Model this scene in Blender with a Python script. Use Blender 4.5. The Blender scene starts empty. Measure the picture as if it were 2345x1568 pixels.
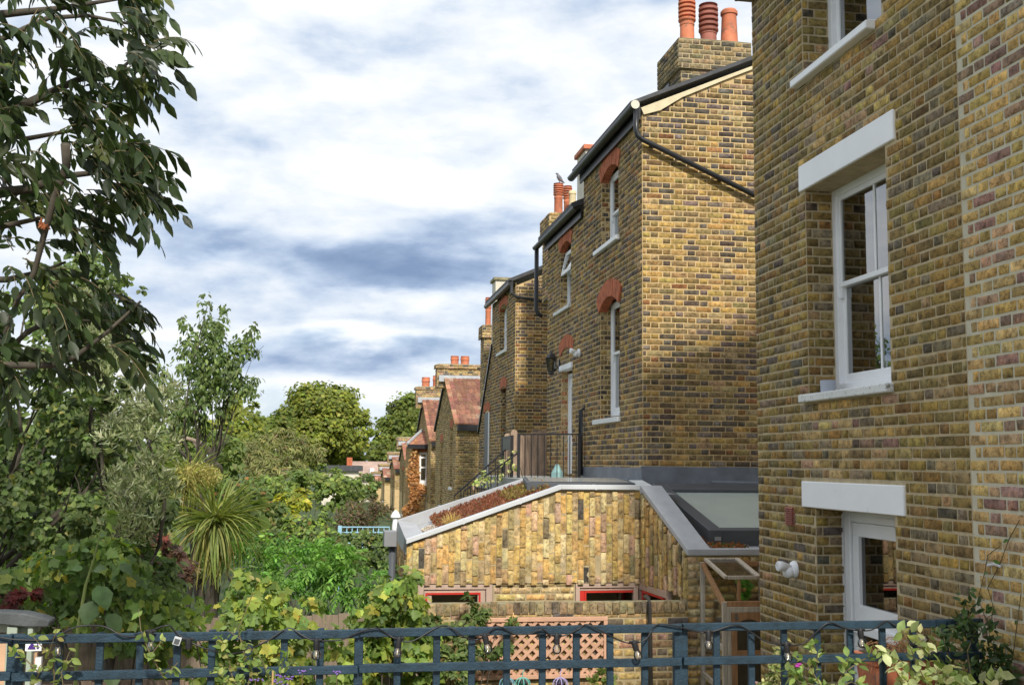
import bpy, bmesh, math, random
import numpy as np
from mathutils import Matrix, Vector

random.seed(7)
RNG = np.random.default_rng(11)
SC = bpy.context.scene
COL = SC.collection
rad = math.radians

# ------------------------------------------------------------------ camera
IW, IH, FPX = 2345.0, 1568.0, 2532.0
EYE = np.array((0.0, 0.0, 3.4))
_y, _p, _r = rad(9.5), rad(6.2), rad(0.57)
FW = np.array((math.sin(_y) * math.cos(_p), math.cos(_y) * math.cos(_p), math.sin(_p)))
_rt = np.array((math.cos(_y), -math.sin(_y), 0.0))
_up = np.cross(_rt, FW)
RT = _rt * math.cos(_r) + _up * math.sin(_r)
UP = _up * math.cos(_r) - _rt * math.sin(_r)
cd = bpy.data.cameras.new("camera")
cam = bpy.data.objects.new("camera", cd)
COL.objects.link(cam)
cd.sensor_width = 36.0
cd.lens = 36.0 * FPX / IW
cd.clip_start = 0.05
cd.clip_end = 3000
M = Matrix.Identity(4)
for i in range(3):
    M[i][0], M[i][1], M[i][2], M[i][3] = RT[i], UP[i], -FW[i], EYE[i]
cam.matrix_world = M
SC.camera = cam


def at(u, v, ax, val):
    """world point where the sight line through a picture point meets an axis plane"""
    d = FW * FPX + RT * (u - IW / 2) - UP * (v - IH / 2)
    i = "XYZ".index(ax)
    return EYE + d * ((val - EYE[i]) / d[i])


def depth(P):
    return (np.asarray(P, float) - EYE) @ FW


def proj(P):
    d = np.asarray(P, float) - EYE
    z = d @ FW
    return IW / 2 + FPX * (d @ RT) / z, IH / 2 - FPX * (d @ UP) / z


# ------------------------------------------------------------------ exposure
SC.view_settings.view_transform = "Standard"
SC.view_settings.look = "None"
SC.view_settings.exposure = 0.32
SC.view_settings.gamma = 1.0
SC.view_settings.use_curve_mapping = False

# ------------------------------------------------------------------ sun
SUN_T = np.array((-0.05, 1.0, -0.80))
SUN_T = SUN_T / np.linalg.norm(SUN_T)
sl = bpy.data.lights.new("sun", "SUN")
sl.energy = 3.6
sl.angle = rad(5)
sl.color = (1.0, 0.94, 0.84)
so = bpy.data.objects.new("sun", sl)
COL.objects.link(so)
so.location = (6, -20, 30)
so.rotation_euler = Vector(SUN_T).to_track_quat("-Z", "Y").to_euler()

# ------------------------------------------------------------------ sky
wd = bpy.data.worlds.new("World")
SC.world = wd
wd.use_nodes = True
nt = wd.node_tree
nt.nodes.clear()


def N(nt, t, **kw):
    n = nt.nodes.new(t)
    for k, v in kw.items():
        if k.startswith("i_"):
            n.inputs[k[2:].replace("_", " ")].default_value = v
        else:
            setattr(n, k, v)
    return n


def mth(nt, op, a, b=None, c=None, clamp=False):
    n = nt.nodes.new("ShaderNodeMath")
    n.operation = op
    n.use_clamp = clamp
    for i, x in enumerate((a, b, c)):
        if x is None:
            continue
        if isinstance(x, (int, float)):
            n.inputs[i].default_value = x
        else:
            nt.links.new(x, n.inputs[i])
    return n.outputs[0]


def ramp(nt, fac, stops, interp="LINEAR"):
    n = nt.nodes.new("ShaderNodeValToRGB")
    cr = n.color_ramp
    cr.interpolation = interp
    while len(cr.elements) < len(stops):
        cr.elements.new(0.5)
    for e, (p, c) in zip(cr.elements, stops):
        e.position = p
        e.color = (*c, 1) if len(c) == 3 else c
    nt.links.new(fac, n.inputs[0])
    return n.outputs[0]


tc = N(nt, "ShaderNodeTexCoord")
sep = N(nt, "ShaderNodeSeparateXYZ")
nt.links.new(tc.outputs["Generated"], sep.inputs[0])
sx, sy, sz = sep.outputs
zc = mth(nt, "MAXIMUM", sz, 0.0)
den = mth(nt, "ADD", zc, 0.16)
px = mth(nt, "DIVIDE", sx, den)
py = mth(nt, "DIVIDE", sy, den)
cmb = N(nt, "ShaderNodeCombineXYZ")
nt.links.new(px, cmb.inputs[0])
nt.links.new(py, cmb.inputs[1])
n1 = N(nt, "ShaderNodeTexNoise", i_Scale=1.15, i_Detail=9.0, i_Roughness=0.55, i_Distortion=0.25)
nt.links.new(cmb.outputs[0], n1.inputs["Vector"])
n2 = N(nt, "ShaderNodeTexNoise", i_Scale=3.4, i_Detail=8.0, i_Roughness=0.6, i_Distortion=0.4)
nt.links.new(cmb.outputs[0], n2.inputs["Vector"])
# banks of cloud seen above the far trees: azimuth / elevation of the dark undersides
az = mth(nt, "ARCTAN2", sx, sy)
el = mth(nt, "ARCSINE", sz)
wob = mth(nt, "MULTIPLY", mth(nt, "SUBTRACT", n2.outputs[0], 0.5), 0.16)
wob2 = mth(nt, "MULTIPLY", mth(nt, "SUBTRACT", n1.outputs[0], 0.5), 0.11)
azw = mth(nt, "ADD", az, wob)
elw = mth(nt, "ADD", el, wob2)


def dirpix(u, v):
    d = FW * FPX + RT * (u - IW / 2) - UP * (v - IH / 2)
    d = d / np.linalg.norm(d)
    return math.atan2(d[0], d[1]), math.asin(d[2])


def gauss(u, v, su, sv, amp):
    a, e = dirpix(u, v)
    ga = mth(nt, "POWER", mth(nt, "DIVIDE", mth(nt, "SUBTRACT", azw, a), su / FPX), 2.0)
    ge = mth(nt, "POWER", mth(nt, "DIVIDE", mth(nt, "SUBTRACT", elw, e), sv / FPX), 2.0)
    g = mth(nt, "EXPONENT", mth(nt, "MULTIPLY", mth(nt, "ADD", ga, ge), -1.0))
    return mth(nt, "MULTIPLY", g, amp)


cm2 = N(nt, "ShaderNodeCombineXYZ")
nt.links.new(mth(nt, "MULTIPLY", az, 2.3), cm2.inputs[0])
nt.links.new(mth(nt, "MULTIPLY", el, 5.6), cm2.inputs[1])
n3 = N(nt, "ShaderNodeTexNoise", i_Scale=2.1, i_Detail=10.0, i_Roughness=0.52, i_Distortion=0.15)
nt.links.new(cm2.outputs[0], n3.inputs["Vector"])
cm3 = N(nt, "ShaderNodeCombineXYZ")
nt.links.new(mth(nt, "MULTIPLY", az, 2.3), cm3.inputs[0])
nt.links.new(mth(nt, "MULTIPLY_ADD", el, 5.6, 0.11), cm3.inputs[1])
n4 = N(nt, "ShaderNodeTexNoise", i_Scale=2.1, i_Detail=10.0, i_Roughness=0.52, i_Distortion=0.15)
nt.links.new(cm3.outputs[0], n4.inputs["Vector"])
n5 = N(nt, "ShaderNodeTexNoise", i_Scale=7.0, i_Detail=9.0, i_Roughness=0.58, i_Distortion=0.3)
nt.links.new(cm2.outputs[0], n5.inputs["Vector"])
n6 = N(nt, "ShaderNodeTexNoise", i_Scale=7.0, i_Detail=9.0, i_Roughness=0.58, i_Distortion=0.3)
nt.links.new(cm3.outputs[0], n6.inputs["Vector"])
tone = mth(nt, "MULTIPLY_ADD", n1.outputs[0], 0.30, 0.49)
tone = mth(nt, "ADD", tone, mth(nt, "MULTIPLY", mth(nt, "SUBTRACT", n3.outputs[0], n4.outputs[0]), 0.80))
tone = mth(nt, "ADD", tone, mth(nt, "MULTIPLY", mth(nt, "SUBTRACT", n5.outputs[0], n6.outputs[0]), 0.30))
tone = mth(nt, "ADD", tone, mth(nt, "MULTIPLY", mth(nt, "SUBTRACT", n3.outputs[0], 0.5), 1.25))
tone = mth(nt, "ADD", tone, mth(nt, "MULTIPLY", mth(nt, "SUBTRACT", n2.outputs[0], 0.5), 0.16))
for g in ((850, 610, 330, 58, -0.60), (1080, 490, 170, 46, -0.24), (760, 712, 330, 40, -0.24), (920, 820, 420, 36, -0.36),
          (330, 525, 170, 38, -0.22), (900, 110, 230, 60, -0.10), (600, 170, 260, 50, -0.08),
          (640, 410, 300, 50, 0.14), (1100, 400, 240, 50, 0.18), (560, 690, 130, 30, 0.16), (1000, 690, 200, 24, 0.26), (800, 768, 380, 20, 0.18),
          (750, 910, 420, 40, 0.20), (1150, 230, 380, 130, 0.16), (500, 60, 500, 120, 0.12)):
    tone = mth(nt, "ADD", tone, gauss(*g))
ccol = ramp(nt, tone, [(0.0, (0.21, 0.30, 0.47)), (0.22, (0.31, 0.41, 0.59)), (0.42, (0.52, 0.62, 0.77)), (0.60, (0.73, 0.79, 0.87)), (0.84, (0.93, 0.95, 0.98))])
sky = N(nt, "ShaderNodeTexSky", sky_type="NISHITA", sun_disc=False, sun_elevation=math.asin(-SUN_T[2]), sun_rotation=math.atan2(-SUN_T[0], -SUN_T[1]))
bg1 = N(nt, "ShaderNodeBackground", i_Strength=0.12)
bg2 = N(nt, "ShaderNodeBackground", i_Strength=0.92)
nt.links.new(sky.outputs[0], bg1.inputs[0])
nt.links.new(ccol, bg2.inputs[0])
mixs = N(nt, "ShaderNodeMixShader")
cover = mth(nt, "MULTIPLY_ADD", n1.outputs[0], 1.2, 0.42, clamp=True)
nt.links.new(cover, mixs.inputs[0])
nt.links.new(bg1.outputs[0], mixs.inputs[1])
nt.links.new(bg2.outputs[0], mixs.inputs[2])
wo = N(nt, "ShaderNodeOutputWorld")
nt.links.new(mixs.outputs[0], wo.inputs[0])

# ------------------------------------------------------------------ materials
MATS = {}


def newmat(name):
    m = bpy.data.materials.new(name)
    m.use_nodes = True
    t = m.node_tree
    t.nodes.clear()
    return m, t


def out(t, sh):
    o = t.nodes.new("ShaderNodeOutputMaterial")
    t.links.new(sh, o.inputs[0])


def mat(name, col, rough=0.6, var=0.25, scale=6.0, bump=0.0, bscale=40.0, spec=0.4, stain=None, metal=0.0, stretch=None):
    """plain painted / stone / timber surface: noise-varied colour and fine relief in world space"""
    if name in MATS:
        return MATS[name]
    m, t = newmat(name)
    b = N(t, "ShaderNodeBsdfPrincipled", i_Roughness=rough, i_Metallic=metal)
    b.inputs["Specular IOR Level"].default_value = spec
    g = N(t, "ShaderNodeNewGeometry")
    vec = g.outputs["Position"]
    if stretch:
        vm = N(t, "ShaderNodeVectorMath", operation="MULTIPLY")
        vm.inputs[1].default_value = stretch
        t.links.new(vec, vm.inputs[0])
        vec = vm.outputs[0]
    nz = N(t, "ShaderNodeTexNoise", i_Scale=scale, i_Detail=6.0, i_Roughness=0.6)
    t.links.new(vec, nz.inputs["Vector"])
    lo = tuple(max(0, c * (1 - var)) for c in col)
    hi = tuple(min(1, c * (1 + var)) for c in col)
    c = ramp(t, nz.outputs[0], [(0.3, lo), (0.7, hi)])
    if stain:
        n3 = N(t, "ShaderNodeTexNoise", i_Scale=stain[1], i_Detail=8.0, i_Roughness=0.7)
        t.links.new(vec, n3.inputs["Vector"])
        f = ramp(t, n3.outputs[0], [(stain[2], (0, 0, 0)), (stain[2] + 0.12, (1, 1, 1))])
        mx = N(t, "ShaderNodeMix", data_type="RGBA")
        t.links.new(f, mx.inputs[0])
        t.links.new(c, mx.inputs[6])
        mx.inputs[7].default_value = (*stain[0], 1)
        c = mx.outputs[2]
    t.links.new(c, b.inputs["Base Color"])
    if bump:
        n4 = N(t, "ShaderNodeTexNoise", i_Scale=bscale, i_Detail=5.0, i_Roughness=0.6)
        t.links.new(vec, n4.inputs["Vector"])
        bp = N(t, "ShaderNodeBump", i_Strength=bump, i_Distance=0.01)
        t.links.new(n4.outputs[0], bp.inputs["Height"])
        t.links.new(bp.outputs[0], b.inputs["Normal"])
    out(t, b.outputs[0])
    MATS[name] = m
    return m


def colsrc(t, src):
    if src == "obj":
        return N(t, "ShaderNodeObjectInfo").outputs["Color"]
    return N(t, "ShaderNodeAttribute", attribute_name="tint").outputs["Color"]


def brickmat(src):
    k = "brick_" + src
    if k in MATS:
        return MATS[k]
    m, t = newmat(k)
    b = N(t, "ShaderNodeBsdfPrincipled", i_Roughness=0.88)
    b.inputs["Specular IOR Level"].default_value = 0.25
    g = N(t, "ShaderNodeNewGeometry")
    nz = N(t, "ShaderNodeTexNoise", i_Scale=13.0, i_Detail=8.0, i_Roughness=0.68)
    n2 = N(t, "ShaderNodeTexNoise", i_Scale=75.0, i_Detail=4.0, i_Roughness=0.6)
    n3 = N(t, "ShaderNodeTexNoise", i_Scale=1.1, i_Detail=5.0, i_Roughness=0.6)
    for n in (nz, n2, n3):
        t.links.new(g.outputs["Position"], n.inputs["Vector"])
    v = mth(t, "MULTIPLY_ADD", nz.outputs[0], 2.3, -0.15)
    v = mth(t, "MULTIPLY", v, mth(t, "MULTIPLY_ADD", n3.outputs[0], 0.5, 0.75))
    sp = ramp(t, n2.outputs[0], [(0.30, (0.45,) * 3), (0.42, (1,) * 3), (0.66, (1,) * 3), (0.75, (1.35,) * 3)])
    v = mth(t, "MULTIPLY", v, sp)
    mx = N(t, "ShaderNodeMix", data_type="RGBA", blend_type="MULTIPLY")
    mx.inputs[0].default_value = 1.0
    t.links.new(colsrc(t, src), mx.inputs[6])
    t.links.new(v, mx.inputs[7])
    # sooty patches that belong to the old bricks
    n5 = N(t, "ShaderNodeTexNoise", i_Scale=27.0, i_Detail=6.0, i_Roughness=0.65)
    t.links.new(g.outputs["Position"], n5.inputs["Vector"])
    soot = ramp(t, n5.outputs[0], [(0.38, (0.42, 0.40, 0.38)), (0.52, (1, 1, 1))])
    m2 = N(t, "ShaderNodeMix", data_type="RGBA", blend_type="MULTIPLY")
    m2.inputs[0].default_value = 0.8
    t.links.new(mx.outputs[2], m2.inputs[6])
    t.links.new(soot, m2.inputs[7])
    n6 = N(t, "ShaderNodeTexNoise", i_Scale=17.0, i_Detail=5.0, i_Roughness=0.6)
    off = N(t, "ShaderNodeVectorMath", operation="ADD")
    off.inputs[1].default_value = (7.3, 1.7, 4.1)
    t.links.new(g.outputs["Position"], off.inputs[0])
    t.links.new(off.outputs[0], n6.inputs["Vector"])
    m3 = N(t, "ShaderNodeMix", data_type="RGBA", blend_type="MULTIPLY")
    t.links.new(ramp(t, n6.outputs[0], [(0.45, (0, 0, 0)), (0.68, (0.5,) * 3)]), m3.inputs[0])
    m3.inputs[7].default_value = (1.25, 1.02, 0.66, 1)
    t.links.new(m2.outputs[2], m3.inputs[6])
    t.links.new(m3.outputs[2], b.inputs["Base Color"])
    h = mth(t, "ADD", mth(t, "MULTIPLY", nz.outputs[0], 1.0), mth(t, "MULTIPLY", n2.outputs[0], 0.35))
    bp = N(t, "ShaderNodeBump", i_Strength=0.55, i_Distance=0.012)
    t.links.new(h, bp.inputs["Height"])
    t.links.new(bp.outputs[0], b.inputs["Normal"])
    out(t, b.outputs[0])
    MATS[k] = m
    return m


def leafmat(kind, src, rough=0.5, trans=0.35, spec=0.3):
    k = f"{kind}_leaf_{src}"
    if k in MATS:
        return MATS[k]
    m, t = newmat(k)
    b = N(t, "ShaderNodeBsdfPrincipled", i_Roughness=rough)
    b.inputs["Specular IOR Level"].default_value = spec
    c = colsrc(t, src)
    g = N(t, "ShaderNodeNewGeometry")
    nz = N(t, "ShaderNodeTexNoise", i_Scale=22.0, i_Detail=4.0)
    t.links.new(g.outputs["Position"], nz.inputs["Vector"])
    mx = N(t, "ShaderNodeMix", data_type="RGBA", blend_type="MULTIPLY")
    mx.inputs[0].default_value = 1.0
    t.links.new(c, mx.inputs[6])
    t.links.new(mth(t, "MULTIPLY_ADD", nz.outputs[0], 0.9, 0.55), mx.inputs[7])
    t.links.new(mx.outputs[2], b.inputs["Base Color"])
    tr = N(t, "ShaderNodeBsdfTranslucent")
    m2 = N(t, "ShaderNodeMix", data_type="RGBA", blend_type="MULTIPLY")
    m2.inputs[0].default_value = 1.0
    m2.inputs[7].default_value = (1.5, 1.7, 0.7, 1)
    t.links.new(mx.outputs[2], m2.inputs[6])
    t.links.new(m2.outputs[2], tr.inputs[0])
    ms = N(t, "ShaderNodeMixShader")
    ms.inputs[0].default_value = trans
    t.links.new(b.outputs[0], ms.inputs[1])
    t.links.new(tr.outputs[0], ms.inputs[2])
    out(t, ms.outputs[0])
    MATS[k] = m
    return m


def glassmat(name, tint=(0.75, 0.8, 0.8), base=0.10, grough=0.01):
    if name in MATS:
        return MATS[name]
    m, t = newmat(name)
    tr = N(t, "ShaderNodeBsdfTransparent")
    tr.inputs[0].default_value = (*tint, 1)
    gl = N(t, "ShaderNodeBsdfGlossy", i_Roughness=grough)
    fr = N(t, "ShaderNodeFresnel", i_IOR=1.5)
    f = mth(t, "MULTIPLY_ADD", fr.outputs[0], 1.5, base, clamp=True)
    ms = N(t, "ShaderNodeMixShader")
    t.links.new(f, ms.inputs[0])
    t.links.new(tr.outputs[0], ms.inputs[1])
    t.links.new(gl.outputs[0], ms.inputs[2])
    out(t, ms.outputs[0])
    MATS[name] = m
    return m


WHITE = mat("white_paint", (0.84, 0.85, 0.86), 0.45, 0.05, 3.0, 0.05, 60)
OLDWHITE = mat("weathered_white_paint", (0.68, 0.69, 0.67), 0.7, 0.08, 5.0, 0.25, 50, stain=((0.16, 0.155, 0.13), 22.0, 0.555))
BLACK = mat("black_metal", (0.018, 0.018, 0.02), 0.4, 0.2, 8.0, 0.05, 30)
PITCH = mat("black_gutter_plastic", (0.02, 0.021, 0.024), 0.35, 0.2, 4.0)
LEAD = mat("lead_sheet", (0.13, 0.145, 0.17), 0.45, 0.35, 3.0, 0.25, 14, spec=0.5, stain=((0.35, 0.37, 0.4), 4.0, 0.62))
ZINC = mat("grey_roof_membrane", (0.40, 0.41, 0.425), 0.6, 0.10, 5.0, 0.05, 30, stain=((0.33, 0.34, 0.35), 6.0, 0.60))
COPEW = mat("pale_metal_coping", (0.56, 0.58, 0.60), 0.45, 0.08, 3.0, spec=0.5)
DGREY = mat("dark_grey_powder_coat", (0.075, 0.082, 0.092), 0.5, 0.1, 4.0)
SLATE = mat("slate_roof", (0.06, 0.062, 0.068), 0.7, 0.3, 5.0, 0.3, 12)
MORTAR_R = mat("old_lime_mortar", (0.45, 0.365, 0.225), 0.95, 0.22, 9.0, 0.5, 70)
MORTAR_M = mat("ochre_lime_mortar", (0.53, 0.39, 0.20), 0.95, 0.2, 9.0, 0.5, 70)
MORTAR_Y = mat("pale_cement_mortar", (0.52, 0.485, 0.365), 0.95, 0.12, 7.0, 0.4, 70)
MORTAR_G = mat("buff_mortar", (0.42, 0.34, 0.20), 0.95, 0.2, 9.0, 0.5, 70)
TERRA = mat("terracotta", (0.52, 0.17, 0.085), 0.75, 0.25, 6.0, 0.1, 40, stain=((0.24, 0.13, 0.09), 7.0, 0.54))
TERRAD = mat("brown_red_terracotta", (0.30, 0.11, 0.08), 0.75, 0.25, 6.0, 0.1, 40)
BUFFPOT = mat("buff_clay", (0.62, 0.52, 0.32), 0.75, 0.2, 6.0)
REDBRICK = mat("red_rubbed_brick", (0.43, 0.125, 0.055), 0.85, 0.3, 9.0, 0.4, 40)
TILE = mat("clay_roof_tile", (0.34, 0.155, 0.10), 0.8, 0.45, 3.5, 0.4, 25, stain=((0.45, 0.40, 0.33), 7.0, 0.62))
BLUE = mat("dark_blue_painted_timber", (0.0145, 0.038, 0.060), 0.55, 0.38, 16.0, 0.5, 110, stain=((0.045, 0.062, 0.072), 34.0, 0.69))
BROWNW = mat("brown_fence_board", (0.38, 0.27, 0.195), 0.85, 0.4, 5.0, 0.4, 30, stretch=(6, 6, 0.7))
GREYW = mat("weathered_fence_board", (0.24, 0.185, 0.135), 0.85, 0.35, 5.0, 0.4, 30, stretch=(6, 6, 0.7))
PEACH = mat("peach_trellis_timber", (0.56, 0.33, 0.22), 0.8, 0.15, 6.0, 0.1, 40)
CEDAR = mat("orange_cedar", (0.36, 0.19, 0.085), 0.7, 0.3, 6.0, 0.2, 30, stretch=(8, 8, 1))
CEDARG = mat("silvered_cedar", (0.47, 0.40, 0.31), 0.8, 0.3, 6.0, 0.25, 30, stretch=(8, 8, 1))
PINKW = mat("pinkish_timber_frame", (0.46, 0.34, 0.27), 0.7, 0.12, 4.0, stretch=(5, 5, 1))
REDP = mat("red_paint", (0.52, 0.03, 0.02), 0.45, 0.1, 4.0)
BARK = mat("grey_brown_bark", (0.075, 0.064, 0.048), 0.9, 0.4, 12.0, 0.6, 30, stretch=(1, 1, 0.4))
TWIG = mat("green_brown_twig", (0.15, 0.12, 0.06), 0.85, 0.3, 14.0)
PALETW = mat("bleached_dead_wood", (0.32, 0.25, 0.19), 0.9, 0.3, 12.0)
SOIL = mat("garden_soil", (0.06, 0.05, 0.03), 0.95, 0.4, 2.0, 0.5, 20)
GRASS = mat("rough_lawn", (0.05, 0.075, 0.022), 0.95, 0.5, 1.2, 0.8, 12)
PLASTER = mat("pale_room_plaster", (0.30, 0.29, 0.27), 0.9, 0.05, 1.0)
CREAM = mat("cream_render", (0.62, 0.58, 0.48), 0.85, 0.12, 5.0, stain=((0.35, 0.32, 0.26), 5.0, 0.6))
FILLET = mat("cement_verge_fillet", (0.62, 0.54, 0.36), 0.9, 0.12, 8.0, 0.2, 40)
LICHEN = mat("lichened_cement", (0.28, 0.25, 0.15), 0.95, 0.45, 9.0, 0.6, 30, stain=((0.48, 0.29, 0.05), 5.0, 0.60))
GLASS = glassmat("window_glass", (0.62, 0.66, 0.67), 0.24)
GLASSD = glassmat("dark_glazing", (0.35, 0.38, 0.38), 0.08)
DUSTY = glassmat("dusty_greenhouse_glass", (0.62, 0.64, 0.60), 0.16, 0.12)
BULBG = glassmat("clear_bulb_glass", (0.95, 0.96, 0.96), 0.16)


# ------------------------------------------------------------------ object helpers
def tag(o, label=None, cat=None, group=None, kind=None):
    if label:
        o["label"] = label
    if cat:
        o["category"] = cat
    if group:
        o["group"] = group
    if kind:
        o["kind"] = kind
    return o


def link(name, me, m=None, parent=None):
    if m is not None and not me.materials:
        me.materials.append(m)
    o = bpy.data.objects.new(name, me)
    COL.objects.link(o)
    if parent is not None:
        o.parent = parent
        o.matrix_parent_inverse = Matrix.Identity(4)
        mw = PW.get(parent.name)
        if mw is not None:
            o.matrix_local = mw.inverted()
    return o


PW = {}       # world matrices of the empties (all plain translations)


def empty(name, loc, label, cat, group=None):
    o = bpy.data.objects.new(name, None)
    COL.objects.link(o)
    o.location = loc
    o.empty_display_size = 0.2
    PW[o.name] = Matrix.Translation(Vector(loc))
    return tag(o, label, cat, group)


class MB:
    """collects simple solids into one mesh (world coordinates)"""

    def __init__(s):
        s.v, s.f = [], []

    def add(s, vs, fs):
        b = len(s.v)
        s.v += [tuple(map(float, p)) for p in vs]
        s.f += [tuple(b + i for i in f) for f in fs]
        return s

    def hexa(s, p):
        """8 corner points: bottom ring 0-3, top ring 4-7"""
        return s.add(p, [(3, 2, 1, 0), (4, 5, 6, 7), (0, 1, 5, 4), (1, 2, 6, 5), (2, 3, 7, 6), (3, 0, 4, 7)])

    def box(s, x0, x1, y0, y1, z0, z1):
        x0, x1 = min(x0, x1), max(x0, x1)
        y0, y1 = min(y0, y1), max(y0, y1)
        z0, z1 = min(z0, z1), max(z0, z1)
        return s.hexa([(x0, y0, z0), (x1, y0, z0), (x1, y1, z0), (x0, y1, z0), (x0, y0, z1), (x1, y0, z1), (x1, y1, z1), (x0, y1, z1)])

    def bar(s, a, b, w, h, up=(0, 0, 1)):
        """rectangular bar from a to b: w across, h along up"""
        a, b = np.array(a, float), np.array(b, float)
        d = b - a
        d = d / np.linalg.norm(d)
        u = np.array(up, float)
        sd = np.cross(d, u)
        if np.linalg.norm(sd) < 1e-6:
            sd = np.cross(d, (1.0, 0, 0))
        sd /= np.linalg.norm(sd)
        u = np.cross(sd, d)
        o = [(-w / 2, -h / 2), (w / 2, -h / 2), (w / 2, h / 2), (-w / 2, h / 2)]
        ra = [a + sd * i + u * j for i, j in o]
        rb = [b + sd * i + u * j for i, j in o]
        return s.add(ra + rb, [(0, 1, 2, 3), (7, 6, 5, 4), (0, 4, 5, 1), (1, 5, 6, 2), (2, 6, 7, 3), (3, 7, 4, 0)])

    def tube(s, pts, rads, n=8, cap=True):
        pts = [np.array(p, float) for p in pts]
        if isinstance(rads, (int, float)):
            rads = [rads] * len(pts)
        b = len(s.v)
        ref = np.array((0.13, 0.27, 0.95))
        for i, p in enumerate(pts):
            d = pts[min(i + 1, len(pts) - 1)] - pts[max(i - 1, 0)]
            d = d / (np.linalg.norm(d) + 1e-9)
            r = ref if abs(d @ ref) < 0.95 * np.linalg.norm(ref) else np.array((1.0, 0.1, 0))
            e1 = np.cross(d, r)
            e1 /= np.linalg.norm(e1)
            e2 = np.cross(d, e1)
            for k in range(n):
                a = 2 * math.pi * k / n
                s.v.append(tuple(p + rads[i] * (e1 * math.cos(a) + e2 * math.sin(a))))
        for i in range(len(pts) - 1):
            for k in range(n):
                k2 = (k + 1) % n
                s.f.append((b + i * n + k, b + i * n + k2, b + (i + 1) * n + k2, b + (i + 1) * n + k))
        if cap:
            s.f.append(tuple(b + k for k in range(n))[::-1])
            s.f.append(tuple(b + (len(pts) - 1) * n + k for k in range(n)))
        return s

    def lathe(s, c, prof, n=16):
        """profile [(r, z)] turned about the vertical through c"""
        b = len(s.v)
        for r, z in prof:
            for k in range(n):
                a = 2 * math.pi * k / n
                s.v.append((c[0] + r * math.cos(a), c[1] + r * math.sin(a), c[2] + z))
        for i in range(len(prof) - 1):
            for k in range(n):
                k2 = (k + 1) % n
                s.f.append((b + i * n + k, b + i * n + k2, b + (i + 1) * n + k2, b + (i + 1) * n + k))
        s.f.append(tuple(b + k for k in range(n))[::-1])
        s.f.append(tuple(b + (len(prof) - 1) * n + k for k in range(n)))
        return s

    def prism(s, poly, ax, a0, a1):
        """polygon in the two other axes, extruded along ax"""
        i = "XYZ".index(ax)
        n = len(poly)

        def P(p, a):
            q = list(p)
            q.insert(i, a)
            return q
        vs = [P(p, a0) for p in poly] + [P(p, a1) for p in poly]
        return s.add(vs, [tuple(range(n))[::-1], tuple(range(n, 2 * n))] + [(k, (k + 1) % n, n + (k + 1) % n, n + k) for k in range(n)])

    def build(s, name, m, parent=None, bevel=0.0, smooth=False):
        me = bpy.data.meshes.new(name)
        me.from_pydata(s.v, [], s.f)
        bm = bmesh.new()
        bm.from_mesh(me)
        bmesh.ops.recalc_face_normals(bm, faces=bm.faces)
        if bevel:
            bmesh.ops.bevel(bm, geom=list(bm.edges), offset=bevel, segments=1, affect="EDGES", clamp_overlap=True)
        bm.to_mesh(me)
        bm.free()
        if smooth:
            me.shade_smooth()
        return link(name, me, m, parent)


def box(name, m, parent, *b, bevel=0.0):
    return MB().box(*b).build(name, m, parent, bevel)


def npmesh(name, V, faces, tint=None):
    """V (n,3); faces: list of (m,k) index arrays; tint (n,3) per vertex"""
    me = bpy.data.meshes.new(name)
    V = np.asarray(V, np.float32)
    me.vertices.add(len(V))
    me.vertices.foreach_set("co", V.ravel())
    tot = sum(f.size for f in faces)
    me.loops.add(tot)
    me.loops.foreach_set("vertex_index", np.concatenate([f.ravel() for f in faces]).astype(np.int32))
    np_ = sum(len(f) for f in faces)
    me.polygons.add(np_)
    sizes = np.concatenate([np.full(len(f), f.shape[1]) for f in faces])
    starts = np.concatenate([[0], np.cumsum(sizes)[:-1]])
    me.polygons.foreach_set("loop_start", starts.astype(np.int32))
    me.polygons.foreach_set("loop_total", sizes.astype(np.int32))
    me.update(calc_edges=True)
    if tint is not None:
        a = me.color_attributes.new("tint", "FLOAT_COLOR", "POINT")
        a.data.foreach_set("color", np.concatenate([np.asarray(tint, np.float32), np.ones((len(V), 1), np.float32)], 1).ravel())
    return me


# ------------------------------------------------------------------ brickwork
def brick_template(seed, simple=False):
    """unit brick: s 0..1, z 0..1, n 0..-1 (front at n = 0), edges worn"""
    r = np.random.default_rng(seed)
    if simple:
        ring = np.array([(0, 0), (1, 0), (1, 1), (0, 1)], float)
    else:
        ring = np.array([(0, 0), (.5, 0), (1, 0), (1, .5), (1, 1), (.5, 1), (0, 1), (0, .5)], float)
    n = len(ring)
    c = np.array((.5, .5))
    front = c + (ring - c) * np.array((.975, .92)) + r.normal(0, .010, (n, 2)) * np.array((.7, 1.9))
    mid = c + (ring - c) * np.array((1.0, 1.0)) + r.normal(0, .010, (n, 2)) * np.array((.6, 1.9))
    fz = r.normal(0, .05, n)
    V = np.concatenate([np.c_[front, fz], np.c_[mid, np.full(n, -.22)], np.c_[mid, np.full(n, -1.0)]])
    q = []
    for a in (0, n):
        for k in range(n):
            k2 = (k + 1) % n
            q.append((a + k, a + n + k, a + n + k2, a + k2))
    return V, np.array([list(range(n))]), np.array(q)


BT = [brick_template(100 + i) for i in range(8)]
BTS = [brick_template(200 + i, True) for i in range(6)]


def pick(pal, n):
    w = np.array([p[1] for p in pal], float)
    idx = RNG.choice(len(pal), n, p=w / w.sum())
    c = np.array([p[0] for p in pal], float)[idx]
    return np.clip(c * RNG.normal(1, .15, (n, 1)) * RNG.normal(1, .04, (n, 3)), .01, .8)


BRICKMESH = {}


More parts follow.
